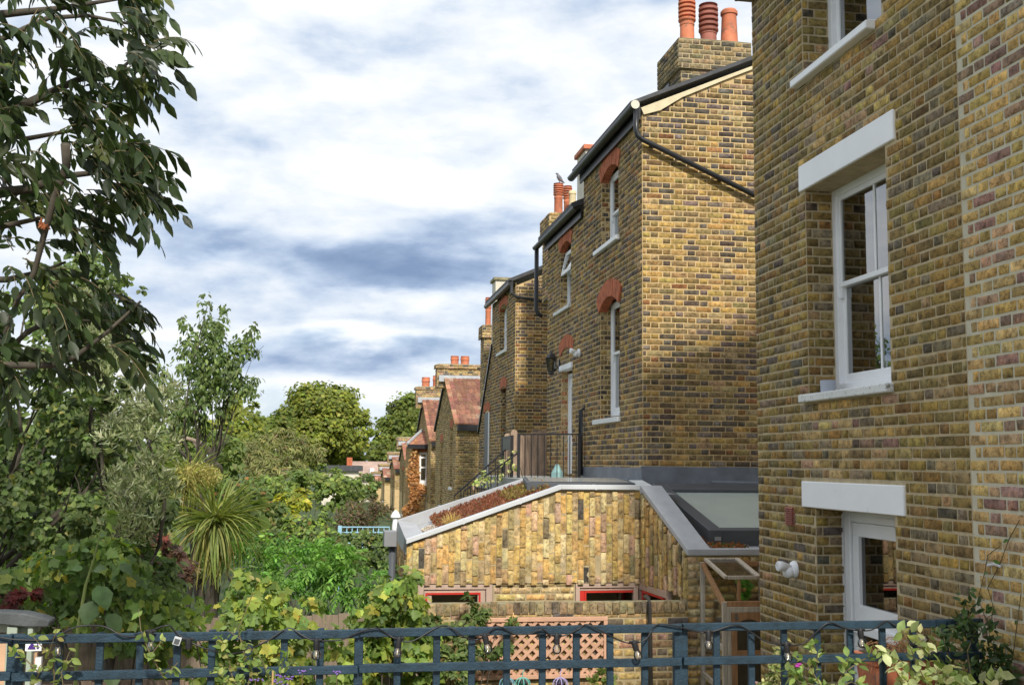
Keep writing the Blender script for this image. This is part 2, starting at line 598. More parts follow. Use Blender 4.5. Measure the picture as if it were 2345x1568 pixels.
def put_bricks(parent, B, pal, nsingle, simple=False, single_name="brick", stuff_name="brick_courses", thick=.022, zone=None):
    """B: rows (ox,oy,oz, sx,sy, nx,ny, len, high, proud) -> bricks; the largest in view become objects"""
    if not len(B):
        return
    B = np.array(B, float)
    n = len(B)
    cols = pick(pal, n)
    if zone is not None:
        cols = zone(B, cols)
    P = B[:, :3]
    S = np.c_[B[:, 3:5], np.zeros(n)]
    Nn = np.c_[B[:, 5:7], np.zeros(n)]
    L, Hh, pr = B[:, 7], B[:, 8], B[:, 9]
    ctr = P + S * L[:, None] / 2 + np.array((0, 0, 1.)) * Hh[:, None] / 2
    d = ctr - EYE
    z = d @ FW
    uu = IW / 2 + FPX * (d @ RT) / z
    vv = IH / 2 - FPX * (d @ UP) / z
    view = d / np.linalg.norm(d, axis=1)[:, None]
    app = L * Hh * np.abs((view * Nn).sum(1)) / z ** 2
    app[(uu < 0) | (uu > IW) | (vv < 0) | (vv > IH) | (z < 0.1)] = 0
    order = np.argsort(-app)
    sing = [i for i in order[:nsingle] if app[i] > 0]
    mask = np.ones(n, bool)
    mask[sing] = False
    T = BTS if simple else BT
    tid = RNG.integers(0, len(T), n)
    key = "s" if simple else "d"
    for i in sing:
        k = (key, int(tid[i]))
        if k not in BRICKMESH:
            V, f1, f2 = T[k[1]]
            BRICKMESH[k] = npmesh("brick", V, [f1, f2])
            BRICKMESH[k].materials.append(brickmat("obj"))
        o = bpy.data.objects.new(single_name, BRICKMESH[k])
        o.color = (*cols[i], 1)
        p = P[i] + Nn[i] * pr[i]
        mw = Matrix(((S[i][0] * L[i], 0, Nn[i][0] * thick, p[0]), (S[i][1] * L[i], 0, Nn[i][1] * thick, p[1]), (0, Hh[i], 0, p[2]), (0, 0, 0, 1)))
        COL.objects.link(o)
        o.parent = parent
        o.matrix_local = PW[parent.name].inverted() @ mw if parent.name in PW else mw
    VV, F1, F2, TT = [], [], [], []
    base = 0
    for t in range(len(T)):
        ii = np.where(mask & (tid == t))[0]
        if not len(ii):
            continue
        V, f1, f2 = T[t]
        W = (P[ii] + Nn[ii] * pr[ii, None])[:, None, :] + S[ii][:, None, :] * (V[None, :, 0] * L[ii, None])[..., None] + np.array((0, 0, 1.)) * (V[None, :, 1] * Hh[ii, None])[..., None] + Nn[ii][:, None, :] * (V[None, :, 2] * thick)[..., None]
        off = base + np.arange(len(ii))[:, None, None] * len(V)
        VV.append(W.reshape(-1, 3))
        F1.append((f1[None] + off).reshape(-1, f1.shape[1]))
        F2.append((f2[None] + off).reshape(-1, 4))
        TT.append(np.repeat(cols[ii], len(V), 0))
        base += len(ii) * len(V)
    if VV:
        me = npmesh(stuff_name, np.concatenate(VV), [np.concatenate(F1), np.concatenate(F2)], np.concatenate(TT))
        o = link(stuff_name, me, brickmat("attr"), parent)
        o["kind"] = "stuff"


def lay(org, sdir, nrm, s_range, z0, z1, openings=(), course=.075, joint=.0165, jit=.0012, slen=.225, header=True):
    """courses of Flemish bond on a vertical face. s_range: (s0,s1) or function of z. openings: (s0,s1,z0,z1)"""
    B = []
    k0 = int(math.floor(z0 / course + 1e-6))
    k1 = int(math.ceil(z1 / course - 1e-6))
    pair = slen * 1.5 if header else slen
    for k in range(k0, k1):
        za = k * course
        zm = za + course / 2
        rng_ = s_range(zm) if callable(s_range) else s_range
        if rng_ is None or rng_[1] - rng_[0] < .03:
            continue
        free = [rng_]
        for (a, b, c, d) in openings:
            if c - .01 < zm < d + .01:
                nf = []
                for (p, q) in free:
                    if b <= p or a >= q:
                        nf.append((p, q))
                        continue
                    if a > p:
                        nf.append((p, a))
                    if b < q:
                        nf.append((b, q))
                free = nf
        ph = (k % 2) * pair / 2 + (.0 if not header else .056)
        edges = []
        s = math.floor((rng_[0] - ph) / pair) * pair + ph
        while s < rng_[1] + pair:
            edges.append((s, s + slen))
            if header:
                edges.append((s + slen, s + pair))
            s += pair
        for (p, q) in free:
            for (a, b) in edges:
                aa, bb = max(a, p), min(b, q)
                if bb - aa < .035:
                    continue
                j = joint / 2
                B.append((org[0] + sdir[0] * (aa + j), org[1] + sdir[1] * (aa + j), org[2] + za + j + random.gauss(0, .0012), sdir[0], sdir[1], nrm[0], nrm[1],
                          bb - aa - joint + random.gauss(0, .0015), course - joint + random.gauss(0, .0012), .002 + random.gauss(0, jit)))
    return B


def slab(mb, org, sdir, nrm, s0, s1, z0, z1, openings=(), t=.22):
    """wall body behind the bricks with real openings"""
    ss = sorted({s0, s1} | {x for o in openings for x in o[:2] if s0 < x < s1})
    zz = sorted({z0, z1} | {x for o in openings for x in o[2:] if z0 < x < z1})
    solid = {}
    for i in range(len(ss) - 1):
        for j in range(len(zz) - 1):
            sm, zm = (ss[i] + ss[i + 1]) / 2, (zz[j] + zz[j + 1]) / 2
            solid[i, j] = not any(a < sm < b and c < zm < d for a, b, c, d in openings)

    def P(s, z, d):
        return (org[0] + sdir[0] * s - nrm[0] * d, org[1] + sdir[1] * s - nrm[1] * d, org[2] + z)
    for (i, j), ok in solid.items():
        if not ok:
            continue
        a, b, c, d = ss[i], ss[i + 1], zz[j], zz[j + 1]
        vs = [P(a, c, 0), P(b, c, 0), P(b, d, 0), P(a, d, 0), P(a, c, t), P(b, c, t), P(b, d, t), P(a, d, t)]
        fs = [(0, 1, 2, 3), (7, 6, 5, 4)]
        if not solid.get((i - 1, j)):
            fs.append((0, 3, 7, 4))
        if not solid.get((i + 1, j)):
            fs.append((1, 5, 6, 2))
        if not solid.get((i, j - 1)):
            fs.append((0, 4, 5, 1))
        if not solid.get((i, j + 1)):
            fs.append((3, 2, 6, 7))
        mb.add(vs, fs)


OLIVE = [((.27, .195, .068), 4.0), ((.21, .15, .058), 3.0), ((.34, .23, .07), 1.6), ((.215, .175, .115), 1.5), ((.125, .105, .08), .55), ((.33, .22, .12), .3), ((.31, .235, .105), 1.3), ((.26, .15, .05), .7)]
YELLOW = [((.50, .345, .125), 4.2), ((.54, .39, .17), 2.4), ((.45, .30, .18), 1.2), ((.33, .20, .16), .9), ((.42, .30, .13), 2.0), ((.28, .20, .14), .5)]
MIDDLE = [((.22, .16, .08), 2.6), ((.13, .105, .08), 2.4), ((.30, .205, .085), 2.4), ((.19, .155, .13), 1.6), ((.40, .26, .09), 1.1), ((.36, .26, .14), 1.0), ((.28, .14, .06), .5)]
EXTEN = [((.58, .42, .18), 3.6), ((.56, .375, .14), 2.4), ((.60, .47, .26), 2.4), ((.53, .36, .25), 1.1), ((.42, .32, .16), 1.2), ((.27, .225, .13), .5), ((.085, .08, .07), .25)]
GARDEN = [((.42, .30, .13), 2.5), ((.30, .22, .11), 2.0), ((.50, .36, .17), 1.8), ((.42, .27, .19), 1.2), ((.20, .16, .12), 1.3), ((.12, .11, .10), .5)]
FARB = [((.36, .27, .12), 2.5), ((.28, .20, .09), 2.0), ((.46, .34, .16), 1.6), ((.22, .18, .12), 1.0)]
GX, GY = (1, 0), (0, 1)
NXm, NYm = (-1, 0), (0, -1)


# ------------------------------------------------------------------ ground
tag(MB().add([(-900, -200, 0), (900, -200, 0), (900, 1800, 0), (-900, 1800, 0)], [(0, 1, 2, 3)]).build("ground", GRASS), kind="structure")
tag(MB().box(-4.0, 3.74, -3.0, 7.0, 0.004, 1.70).build("terrace_floor", mat("terrace_decking", (0.22, 0.19, 0.15), .8, .2, 4.0)), kind="structure")


# ------------------------------------------------------------------ windows
def glass_pane(parent, X, y0, y1, z0, z1, m=GLASS):
    return MB().box(X - .003, X + .003, y0, y1, z0, z1).build("pane", m, parent)


def sash_window(house, X, y0, y1, z0, z1, name="window", fw=.055, m=WHITE, bars=False, split=.5, horns=True, glass=GLASS):
    """two-sash timber window in a wall that faces -X; X = outer plane of the frame"""
    f = MB()
    f.box(X, X + .09, y0, y0 + fw, z0, z1).box(X, X + .09, y1 - fw, y1, z0, z1)
    f.box(X, X + .09, y0 + fw, y1 - fw, z0, z0 + fw * .9).box(X, X + .09, y0 + fw, y1 - fw, z1 - fw * .9, z1)
    w = f.build(name, m, house, .004)
    zs = z0 + (z1 - z0) * split
    for (a, b, dx) in ((z0 + fw * .9, zs + .02, .045), (zs - .02, z1 - fw * .9, .015)):
        s = MB()
        q = .042
        s.box(X + dx, X + dx + .035, y0 + fw, y0 + fw + q, a, b).box(X + dx, X + dx + .035, y1 - fw - q, y1 - fw, a, b)
        s.box(X + dx, X + dx + .035, y0 + fw + q, y1 - fw - q, a, a + q * (1.8 if dx > .03 else .95)).box(X + dx, X + dx + .035, y0 + fw + q, y1 - fw - q, b - q * .95, b)
        if horns and dx < .03:
            s.box(X + dx + .002, X + dx + .033, y1 - fw - q + .002, y1 - fw - .002, a - .09, a)
        if bars:
            ym = (y0 + y1) / 2
            s.box(X + dx + .006, X + dx + .029, ym - .012, ym + .012, a + q, b - q)
        s.build("sash", m, w, .003)
        glass_pane(w, X + dx + .018, y0 + fw + q - .006, y1 - fw - q + .006, a + q * .9, b - q * .9, glass)
    return w


def room(house, X, y0, y1, z0, z1, d=2.2):
    """plain plastered room behind a window"""
    m = MB()
    m.add([(X, y0, z0), (X, y1, z0), (X, y1, z1), (X, y0, z1), (X + d, y0, z0), (X + d, y1, z0), (X + d, y1, z1), (X + d, y0, z1)],
          [(4, 5, 6, 7), (0, 1, 5, 4), (3, 7, 6, 2), (0, 4, 7, 3), (1, 2, 6, 5)])
    return m.build("room_lining", PLASTER, house)


# ------------------------------------------------------------------ right house (facade X = 3.83)
XR = 3.83
YRC = 9.47
rh = empty("brick_house", (XR + 2, 7.8, 0), "nearest tall house of dark olive stock brick with white lintels, right of the picture", "house")
ZR = 7.72
R0 = 6.14
wins_r = [(7.06, 8.38, 6.60, 8.2), (7.06, 8.38, 3.93, 5.645), (7.06, 8.30, .9, 3.065)]     # y0,y1,z0,z1
op_r = [(a, b, c, d) for a, b, c, d in wins_r]
mb = MB()
slab(mb, (XR + .003, 0, 0), GY, NXm, R0, YRC - .003, .3, ZR, op_r, .30)
mb.box(XR + .3035, XR + 6, YRC - .32, YRC - .003, .3, ZR)
mb.box(XR + 5.7, XR + 6, R0, YRC - .33, .3, ZR)
mb.build("wall", MORTAR_R, rh)
lint_r = [(6.915, 8.47, 5.65, 5.865), (6.915, 8.52, 3.07, 3.275)]
B = lay((XR, 0, 0), GY, NXm, (R0, YRC - .004), .6, ZR, op_r + [(a - .01, b + .01, c, d) for a, b, c, d in lint_r])
# toothed junction with the newer wall: every other course runs on


def zone_r(B, cols):
    # repaired brighter brickwork between the windows and below the middle sill
    y, z = B[:, 1], B[:, 2]
    w = ((y > 6.9) & (y < 8.5) & (((z > 5.85) & (z < 6.55)) | ((z > 3.27) & (z < 3.86))))
    k = w & (RNG.random(len(B)) < .45)
    cols[k] = pick(YELLOW, int(k.sum())) * .95
    return cols


put_bricks(rh, B, OLIVE, 300, zone=zone_r)
for (a, b, c, d) in wins_r:     # brick reveal on the far side of each opening, facing the camera
    B = lay((XR, b, 0), GX, NYm, (.0, .235), c + .02, min(d, ZR), ())
    put_bricks(rh, [(*q[:9], q[9] + .004) for q in B], OLIVE, 0, stuff_name="reveal_bricks")
for (a, b, c, d) in lint_r:
    l = MB().box(XR - .016, XR + .28, a, b, c, d).build("lintel", mat("white_masonry_paint", (.86, .87, .88), .6, .04, 2.0, .12, 35, stain=((.66, .665, .66), 3.5, .60)), rh, .006)
    l["label"] = "smooth white painted lintel"
# middle sash window
w = sash_window(rh, XR + .235, 7.05, 8.39, 3.99, 5.655, split=.52, fw=.075, bars=True)
s = MB().prism([(XR - .055, 3.905), (XR + .24, 3.905), (XR + .24, 3.985), (XR - .055, 3.968)], "Y", 7.03, 8.47)
s.v = [(p[0], p[1], p[2]) for p in s.v]
# prism along Y expects (x, z) pairs
s.build("sill", OLDWHITE, w, .008)
room(rh, XR + .33, 6.9, 8.6, 3.7, 5.9)
MB().box(XR + .42, XR + .44, 7.12, 7.62, 3.95, 5.7).build("reflection_sheet", mat("grey_reflection", (.5, .52, .55), .9, .06, 9, stretch=(9, 9, .2)), rh)  # added sheet standing for sky and frame reflected in the pane
# upper sash window, its head is above the picture
w = sash_window(rh, XR + .235, 7.05, 8.39, 6.64, 8.15, split=.62, fw=.075)
MB().prism([(XR - .075, 6.535), (XR + .24, 6.535), (XR + .24, 6.635), (XR - .075, 6.60)], "Y", 7.15, 8.475).build("sill", WHITE, w, .008)
room(rh, XR + .33, 6.9, 8.6, 6.3, 8.3)
MB().box(XR + .40, XR + .42, 7.2, 7.75, 6.68, 8.1).build("sky_reflection_sheet", mat("pale_reflection", (.7, .71, .72), .9, .03), rh)  # added pale sheet, stands for sky reflected in part of the glass
# lower door: painted jamb strip, frame, glazed leaf with transom
d = MB()
X = XR + .235
d.box(X, X + .10, 8.20, 8.29, .9, 3.05).box(X, X + .10, 7.06, 7.12, .9, 3.05).box(X, X + .10, 7.13, 8.19, 2.97, 3.05)
dr = d.build("door", WHITE, rh, .005)
box("painted_jamb", mat("flaking_white_brick", (.62, .62, .60), .85, .1, 10.0, .8, 14, stain=((.25, .22, .17), 14.0, .66)), dr, X - .02, X + .08, 8.295, 8.42, .9, 3.06)
lf = MB()
for (a, b, c, e) in ((7.13, 8.19, 2.86, 2.965), (7.13, 8.19, 2.16, 2.34), (7.13, 8.19, .95, 1.1)):
    lf.box(X + .02, X + .075, a, b, c, e)
for a in (7.13, 8.10):
    lf.box(X + .018, X + .077, a, a + .09, 2.34, 2.86).box(X + .018, X + .077, a, a + .09, 1.1, 2.16)
lf.box(X - .012, X + .06, 7.14, 8.18, 2.13, 2.20)
lf.build("door_leaf", WHITE, dr, .004)
glass_pane(dr, X + .05, 7.22, 8.10, 2.34, 2.86, GLASSD)
glass_pane(dr, X + .05, 7.22, 8.10, 1.10, 2.13, GLASSD)
box("trickle_vent", WHITE, dr, X - .012, X + .02, 7.25, 7.75, 2.985, 3.02)
room(rh, XR + .345, 6.9, 8.6, .8, 3.2)
# terracotta air brick
v = MB()
v.box(XR - .004, XR + .004, 8.695, 8.865, 2.905, 3.06)
ab = v.build("air_brick", TERRAD, rh)
v = MB()
for k in range(9):
    z = 2.918 + k * .0158
    v.hexa([(XR - .02, 8.705, z - .002), (XR - .004, 8.705, z + .006), (XR - .004, 8.855, z + .006), (XR - .02, 8.855, z - .002), (XR - .02, 8.705, z + .004), (XR - .004, 8.705, z + .011), (XR - .004, 8.855, z + .011), (XR - .02, 8.855, z + .004)])
v.build("louvre", TERRAD, ab)
# roof and eave
sl_ = .437


def mono_roof(parent, x0, ze, y0, y1, length=4.2, th=.10, name="roof", m=SLATE):
    return MB().prism([(x0, ze), (x0 + length, ze + sl_ * length), (x0 + length, ze + sl_ * length + th), (x0, ze + th)], "Y", y0, y1).build(name, m, parent)


mono_roof(rh, XR - .12, ZR + .10, R0, YRC + .06)
MB().box(XR - .14, XR - .115, R0, YRC + .065, ZR + .02, ZR + .20).build("fascia_board", PITCH, rh)
MB().box(XR - .114, XR + .3, R0, YRC + .06, ZR + .021, ZR + .06).build("soffit", PITCH, rh)
gm = MB().prism([(XR + .1, ZR), (XR + 4, ZR), (XR + 4, ZR + sl_ * 3.9)], "Y", YRC - .25, YRC - .01)
gm.build("gable", MORTAR_R, rh)

# newer yellow brick wall of the rear extension
ye = empty("brick_extension", (XR + 2, 4.5, 0), "newer yellow and pink brick wall with thick pale joints at the right edge", "extension")
mb = MB()
slab(mb, (XR + .003, 0, 0), GY, NXm, -3.0, R0 - .002, .0, ZR, [], .30)
mb.box(XR + 5.6, XR + 6, -3.0, R0 - .002, 0, ZR)
mb.box(XR + .3035, XR + 5.58, -3.0, -2.7, 0, ZR)
mb.build("wall", MORTAR_Y, ye)
B = lay((XR, 0, 0), GY, NXm, lambda z: (3.6, R0 - (.0 if int(z / .075) % 2 else .056)), .9, ZR, (), joint=.0185)
put_bricks(ye, B, YELLOW, 300)
mono_roof(ye, XR - .12, ZR + .10, -3.0, R0 - .004)
MB().box(XR - .14, XR - .115, -3.0, R0 - .004, ZR + .02, ZR + .20).build("fascia_board", PITCH, ye)

# ------------------------------------------------------------------ middle house (facade X = 4.05, side wall Y = 13.88)
XM, YM = 4.05, 13.88
mh = empty("brick_house", (XM + 2.5, 15.6, 0), "tall stock brick house with sunlit side wall and three red chimney pots", "house")
ZM, YS = 8.08, 17.25
arcs = []
op_a = [(15.08, 16.06, 6.62, 7.90), (15.02, 16.13, 4.06, 5.86)]


def seg_arch(parent, X, y0, y1, zs, rise, h, nb=11, proud=.012, m=None, depth=.11):
    """segmental arch of red voussoirs over an opening in a -X facing wall; zs = springing"""
    m = m or REDBRICK
    half, ym = (y1 - y0) / 2, (y0 + y1) / 2
    R = (half ** 2 + rise ** 2) / (2 * rise)
    zc = zs + rise - R
    a0 = math.asin(half / R)
    mb = MB()
    for k in range(nb):
        t0 = -a0 + 2 * a0 * (k + .06) / nb
        t1 = -a0 + 2 * a0 * (k + .94) / nb
        p = []
        for rr in (R, R + h):
            for t in (t0, t1):
                p.append((ym + rr * math.sin(t), zc + rr * math.cos(t)))
        q = [p[0], p[1], p[3], p[2]]
        mb.prism(q, "X", X - proud + random.uniform(-.003, .003), X + depth)
    return mb.build("brick_arch", m, parent)


mb = MB()
slab(mb, (XM + .003, 0, 0), GY, NXm, YM + .003, YS, 0, ZM, [(a, b, c, d) for a, b, c, d in op_a], .30)
mb.box(XM + .3035, XM + 6, YM + .003, YM + .25, 0, ZM)
mb.box(XM + 5.7, XM + 6, YM + .26, YS, 0, ZM)
mb.box(XM + .3035, XM + 5.68, YS - .2, YS, 0, ZM)
mb.prism([(XM + .003, ZM), (XM + 6, ZM), (XM + 6, ZM + sl_ * 6)], "Y", YM + .003, YM + .25)
mb.build("wall", MORTAR_M, mh)
B = lay((XM, 0, 0), GY, NXm, (YM + .004, YS), 3.3, ZM, op_a, joint=.015)
B2 = lay((0, YM, 0), GX, NYm, lambda z: (max(XM + .003, XM + (z - ZM) / sl_ + .1), XM + 2.7), 3.375, 8.95, joint=.0145)


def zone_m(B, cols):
    # side wall: more ochre bricks in a band below the pipe, darker ones above
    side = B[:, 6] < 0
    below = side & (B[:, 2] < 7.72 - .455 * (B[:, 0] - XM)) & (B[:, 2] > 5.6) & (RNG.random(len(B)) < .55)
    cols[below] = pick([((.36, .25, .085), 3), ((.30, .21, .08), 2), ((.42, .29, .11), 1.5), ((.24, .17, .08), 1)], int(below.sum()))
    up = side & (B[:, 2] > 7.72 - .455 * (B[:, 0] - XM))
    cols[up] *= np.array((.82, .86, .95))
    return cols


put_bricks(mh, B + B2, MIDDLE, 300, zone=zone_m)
for (a, b, c, d) in op_a:
    put_bricks(mh, lay((XM, b, 0), GX, NYm, (0, .17), c, d - .05), MIDDLE, 0, stuff_name="reveal_bricks")
a1 = seg_arch(mh, XM, 15.06, 16.08, 7.64, .14, .24)
a2 = seg_arch(mh, XM, 15.0, 16.15, 5.66, .17, .25, 13, .03)
# brick infill between arch and square head
w = sash_window(mh, XM + .13, 15.06, 16.08, 6.66, 7.74, fw=.06, split=.45, bars=False)
MB().prism([(XM - .06, 6.575), (XM + .14, 6.575), (XM + .14, 6.66), (XM - .06, 6.64)], "Y", 15.02, 16.38).build("sill", WHITE, w, .006)
w = sash_window(mh, XM + .16, 15.0, 16.15, 4.10, 5.80, fw=.06, split=.55)
MB().prism([(XM - .05, 3.985), (XM + .16, 3.985), (XM + .16, 4.075), (XM - .05, 4.055)], "Y", 14.97, 16.45).build("sill", OLDWHITE, w, .006)
room(mh, XM + .31, 14.6, 16.6, 3.9, 7.9)
# roof, verge, gutter, pipes
mono_roof(mh, XM - .17, ZM + .06, YM - .05, YS + .12, 4.6, .055)
MB().prism([(XM - .02, ZM + .04), (XM + 3, ZM + .04 + sl_ * 3.02), (XM + 3, ZM - .0 + sl_ * 3.02), (XM + 1.2, ZM - .0 + sl_ * 1.2), (XM + .55, ZM - .02 + sl_ * .55), (XM + .25, ZM - .03 + sl_ * .12), (XM + .02, ZM - .05)], "Y", YM - .035, YM + .02).build("verge_fillet", FILLET, mh)
g = MB()
n = 9
for (ya, yb) in ((YM - .10, YS + .42),):
    ring = [(XM - .12 + .065 * math.cos(math.pi + math.pi * k / n), ZM + .06 + .065 * math.sin(math.pi + math.pi * k / n)) for k in range(n + 1)]
    g.prism(ring + [(x * .9 + (XM - .12) * .1, z + .002) for x, z in ring[::-1]], "Y", ya, yb)
gut = g.build("gutter", PITCH, mh)
MB().box(XM - .05, XM - .025, YM - .03, YS + .1, ZM - .12, ZM + .055).build("fascia_board", PITCH, mh)
MB().tube([(XM - .12, YM - .105, ZM + .055), (XM - .12, YM - .11, ZM + .055)], .06, 12).build("gutter_end", CREAM, mh)
pts = [(XM - .10, YM - .075, ZM + .0), (XM - .10, YM - .08, ZM - .28), (XM - .08, YM - .085, ZM - .36), (XM - .02, YM - .09, ZM - .41), (XM + 2.4, YM - .09, 6.62)]
MB().tube(pts, .036, 10).build("downpipe", PITCH, mh, smooth=True)
m_ = MB()
for t in (.06, .45, .8):
    p = np.array(pts[3]) * (1 - t) + np.array(pts[4]) * t
    m_.box(p[0] - .03, p[0] + .03, YM - .06, YM + .004, p[2] - .02, p[2] + .02)
m_.build("pipe_bracket", PITCH, mh)
# lead flashing where the low roof meets the walls
fl = MB()
for (x0, x1) in ((XM - .03, XM + 1.02), (XM + 1.0, XM + 2.6)):
    fl.hexa([(x0, YM - .06, 3.14), (x1, YM - .06, 3.14), (x1, YM, 3.14), (x0, YM, 3.14), (x0, YM - .028, 3.375), (x1, YM - .026, 3.365), (x1, YM + .004, 3.365), (x0, YM + .004, 3.375)])
for (y0, y1) in ((YM - .03, 14.9), (14.88, YS)):
    fl.hexa([(XM - .035, y0, 3.14), (XM + .004, y0, 3.14), (XM + .004, y1, 3.14), (XM - .035, y1, 3.14), (XM - .022, y0, 3.36), (XM + .004, y0, 3.36), (XM + .004, y1, 3.345), (XM - .022, y1, 3.345)])
fl.tube([(XM + .9, YM - .06, 3.17), (XM + 1.7, YM - .075, 3.16), (XM + 2.6, YM - .07, 3.165)], .03, 8)
fl.build("lead_flashing", LEAD, mh, .006)


# ------------------------------------------------------------------ chimneys
def chimney(parent, x0, x1, y0, y1, z0, z1, cap=.30, over=.07, simple=False, ns=0, mort=None, pal=None, crown=.07, mat_body=None):
    """stack with corbelled head and mortar crown; bricks on the two visible faces"""
    mort = mort or MORTAR_M
    pal = pal or MIDDLE
    mb = MB().box(x0 + .006, x1 - .006, y0 + .006, y1, z0, z1)
    mb.box(x0 - over + .006, x1 + over - .006, y0 - over + .006, y1 + over, z1 - cap, z1 - .002)
    st = mb.build("chimney_stack", mat_body or mort, parent)
    if mat_body is None:
        B = lay((0, y0, 0), GX, NYm, (x0, x1), z0, z1 - cap)
        B += lay((0, y0 - over, 0), GX, NYm, (x0 - over, x1 + over), z1 - cap + .02, z1 - .01)
        B += lay((x0, 0, 0), GY, NXm, (y0, y1), z0, z1 - cap)
        B += lay((x0 - over, 0, 0), GY, NXm, (y0 - over, y1 + over), z1 - cap + .02, z1 - .01)
        put_bricks(st, B, pal, ns, simple)
    if crown:
        c = MB().hexa([(x0 - over, y0 - over, z1), (x1 + over, y0 - over, z1), (x1 + over, y1 + over, z1), (x0 - over, y1 + over, z1),
                       (x0 + .1, y0 + .1, z1 + crown), (x1 - .1, y0 + .1, z1 + crown), (x1 - .1, y1 - .1, z1 + crown), (x0 + .1, y1 - .1, z1 + crown)])
        c.build("mortar_crown", LICHEN, st)
    return st


def pot(st, x, y, z, h, r, kind="plain", m=None, split=.64):
    m = m or TERRA
    if kind == "plain":
        pr = [(r * 1.12, 0), (r * 1.08, h * .04), (r, h * .1), (r * .84, h * .84), (r * .86, h * .86), (r * .98, h * .87), (r * .98, h * .95), (r * .88, h * .97), (r * .8, h)]
    elif kind == "louvre":
        hb = h * split
        pr = [(r * 1.0, 0), (r * .97, hb * .1), (r * .93, hb * .8), (r * 1.0, hb * .82), (r * 1.0, hb * .88), (r * .93, hb * .9), (r * .95, hb * .95), (r * 1.15, hb)]
        q = (h - hb) / 5.2
        for k in range(5):
            a = hb + q * k
            pr += [(r * 1.16, a + q * .02), (r * 1.16, a + q * .5), (r * .80, a + q * .56), (r * .80, a + q * .98)]
        pr += [(r * 1.12, h - q * .1), (r * .9, h)]
    else:   # squat
        pr = [(r, 0), (r * .95, h * .5), (r * 1.06, h * .55), (r * 1.06, h * .75), (r * .96, h * .8), (r * 1.04, h)]
    o = MB().lathe((x, y, z), pr, 18).build("chimney_pot", m, st)
    o.data.shade_smooth()
    bm = bmesh.new(); bm.from_mesh(o.data)
    for e in bm.edges:
        e.smooth = e.calc_face_angle(0) < .7
    bm.to_mesh(o.data); bm.free()
    return o


YK = 15.6
pL, pR = at(1556, 130, "Y", YK), at(1712, 130, "Y", YK)
pT, pB = at(1640, 96, "Y", YK), at(1640, 215, "Y", YK)
zc = pT[2]
st = chimney(mh, pL[0] + .02, pR[0] + .0, YK, YK + 1.0, zc - 1.5, zc, .46, .05, ns=110, mort=MORTAR_G, pal=[((.24, .19, .11), 3), ((.17, .14, .09), 2), ((.34, .25, .12), 1.2), ((.10, .09, .075), 1)])
for (u0, u1, k, h, mm) in ((1557, 1590, "louvre", .74, TERRA), (1604, 1641, "louvre", .68, TERRAD), (1651, 1689, "plain", .62, TERRA)):
    a, b = at(u0, 85, "Y", YK + .28), at(u1, 85, "Y", YK + .28)
    pot(st, (a[0] + b[0]) / 2, YK + .28, zc + .02, h, (b[0] - a[0]) / 2, k, mm, .52 if u0 < 1600 else .36)
box("lead_soaker", LEAD, st, pL[0] + .0, pL[0] + .05, YK + .55, YK + .98, zc - 1.4, zc - .5)
# rendered stack with tile capping on the ridge behind the gutter
a, b = at(1341, 400, "Y", 19.6), at(1384, 345, "Y", 19.6)
st = MB().box(a[0], a[0] + .9, 19.6, 20.3, a[2] - 1, b[2]).build("chimney_stack", CREAM, mh)
MB().box(a[0] - .05, a[0] + .95, 19.54, 20.36, b[2], b[2] + .09).build("tile_capping", TERRA, st, .01)

# ------------------------------------------------------------------ joined house with white door (Y 17.25 - 20.2)
jh = empty("brick_house", (XM + 2.5, 18.8, 0), "joined stock brick house with narrow white garden door and black lantern", "house")
ZJ, YJ = 7.50, 20.2
op_j = [(18.2, 19.07, 6.10, 7.28), (18.05, 18.93, 3.18, 5.0)]
mb = MB()
slab(mb, (XM + .003, 0, 0), GY, NXm, YS + .002, YJ, 0, ZJ, op_j, .30)
mb.box(XM + .3035, XM + 6, YJ - .25, YJ, 0, ZJ).box(XM + 5.7, XM + 6, YS + .002, YJ - .26, 0, ZJ)
mb.build("wall", MORTAR_M, jh)
B = lay((XM, 0, 0), GY, NXm, (YS, YJ), 3.1, ZJ, op_j)
# raw toothed jamb where the door was cut in
put_bricks(jh, B, MIDDLE, 300)
for (a, b, c, d) in op_j:
    put_bricks(jh, lay((XM, b, 0), GX, NYm, (0, .15), c, d - .02), MIDDLE if c > 5 else [((.52, .36, .2), 3), ((.45, .2, .12), 2), ((.5, .42, .3), 1)], 0, stuff_name="reveal_bricks")
seg_arch(jh, XM, 18.18, 19.09, 7.12, .13, .23)
seg_arch(jh, XM, 18.03, 19.02, 5.25, .13, .22, depth=.02)
w = MB()
X = XM + .13
w.box(X, X + .08, 18.2, 18.27, 6.12, 7.15).box(X, X + .08, 19.0, 19.07, 6.12, 7.15).box(X, X + .08, 18.27, 19.0, 6.12, 6.19).box(X, X + .08, 18.27, 19.0, 7.08, 7.15).box(X, X + .08, 18.27, 19.0, 6.72, 6.78)
wj = w.build("window", WHITE, jh, .004)
fl = MB()      # top light standing ajar
fl.hexa([(X - .13, 18.25, 6.70), (X - .09, 18.25, 6.70), (X + .0, 18.25, 7.12), (X - .04, 18.25, 7.12), (X - .13, 18.32, 6.70), (X - .09, 18.32, 6.70), (X, 18.32, 7.12), (X - .04, 18.32, 7.12)])
fl.hexa([(X - .13, 18.95, 6.70), (X - .09, 18.95, 6.70), (X + .0, 18.95, 7.12), (X - .04, 18.95, 7.12), (X - .13, 19.02, 6.70), (X - .09, 19.02, 6.70), (X, 19.02, 7.12), (X - .04, 19.02, 7.12)])
fl.bar((X - .11, 18.32, 6.73), (X - .11, 18.95, 6.73), .04, .06).bar((X - .02, 18.32, 7.09), (X - .02, 18.95, 7.09), .04, .06)
fl.build("top_light", WHITE, wj)
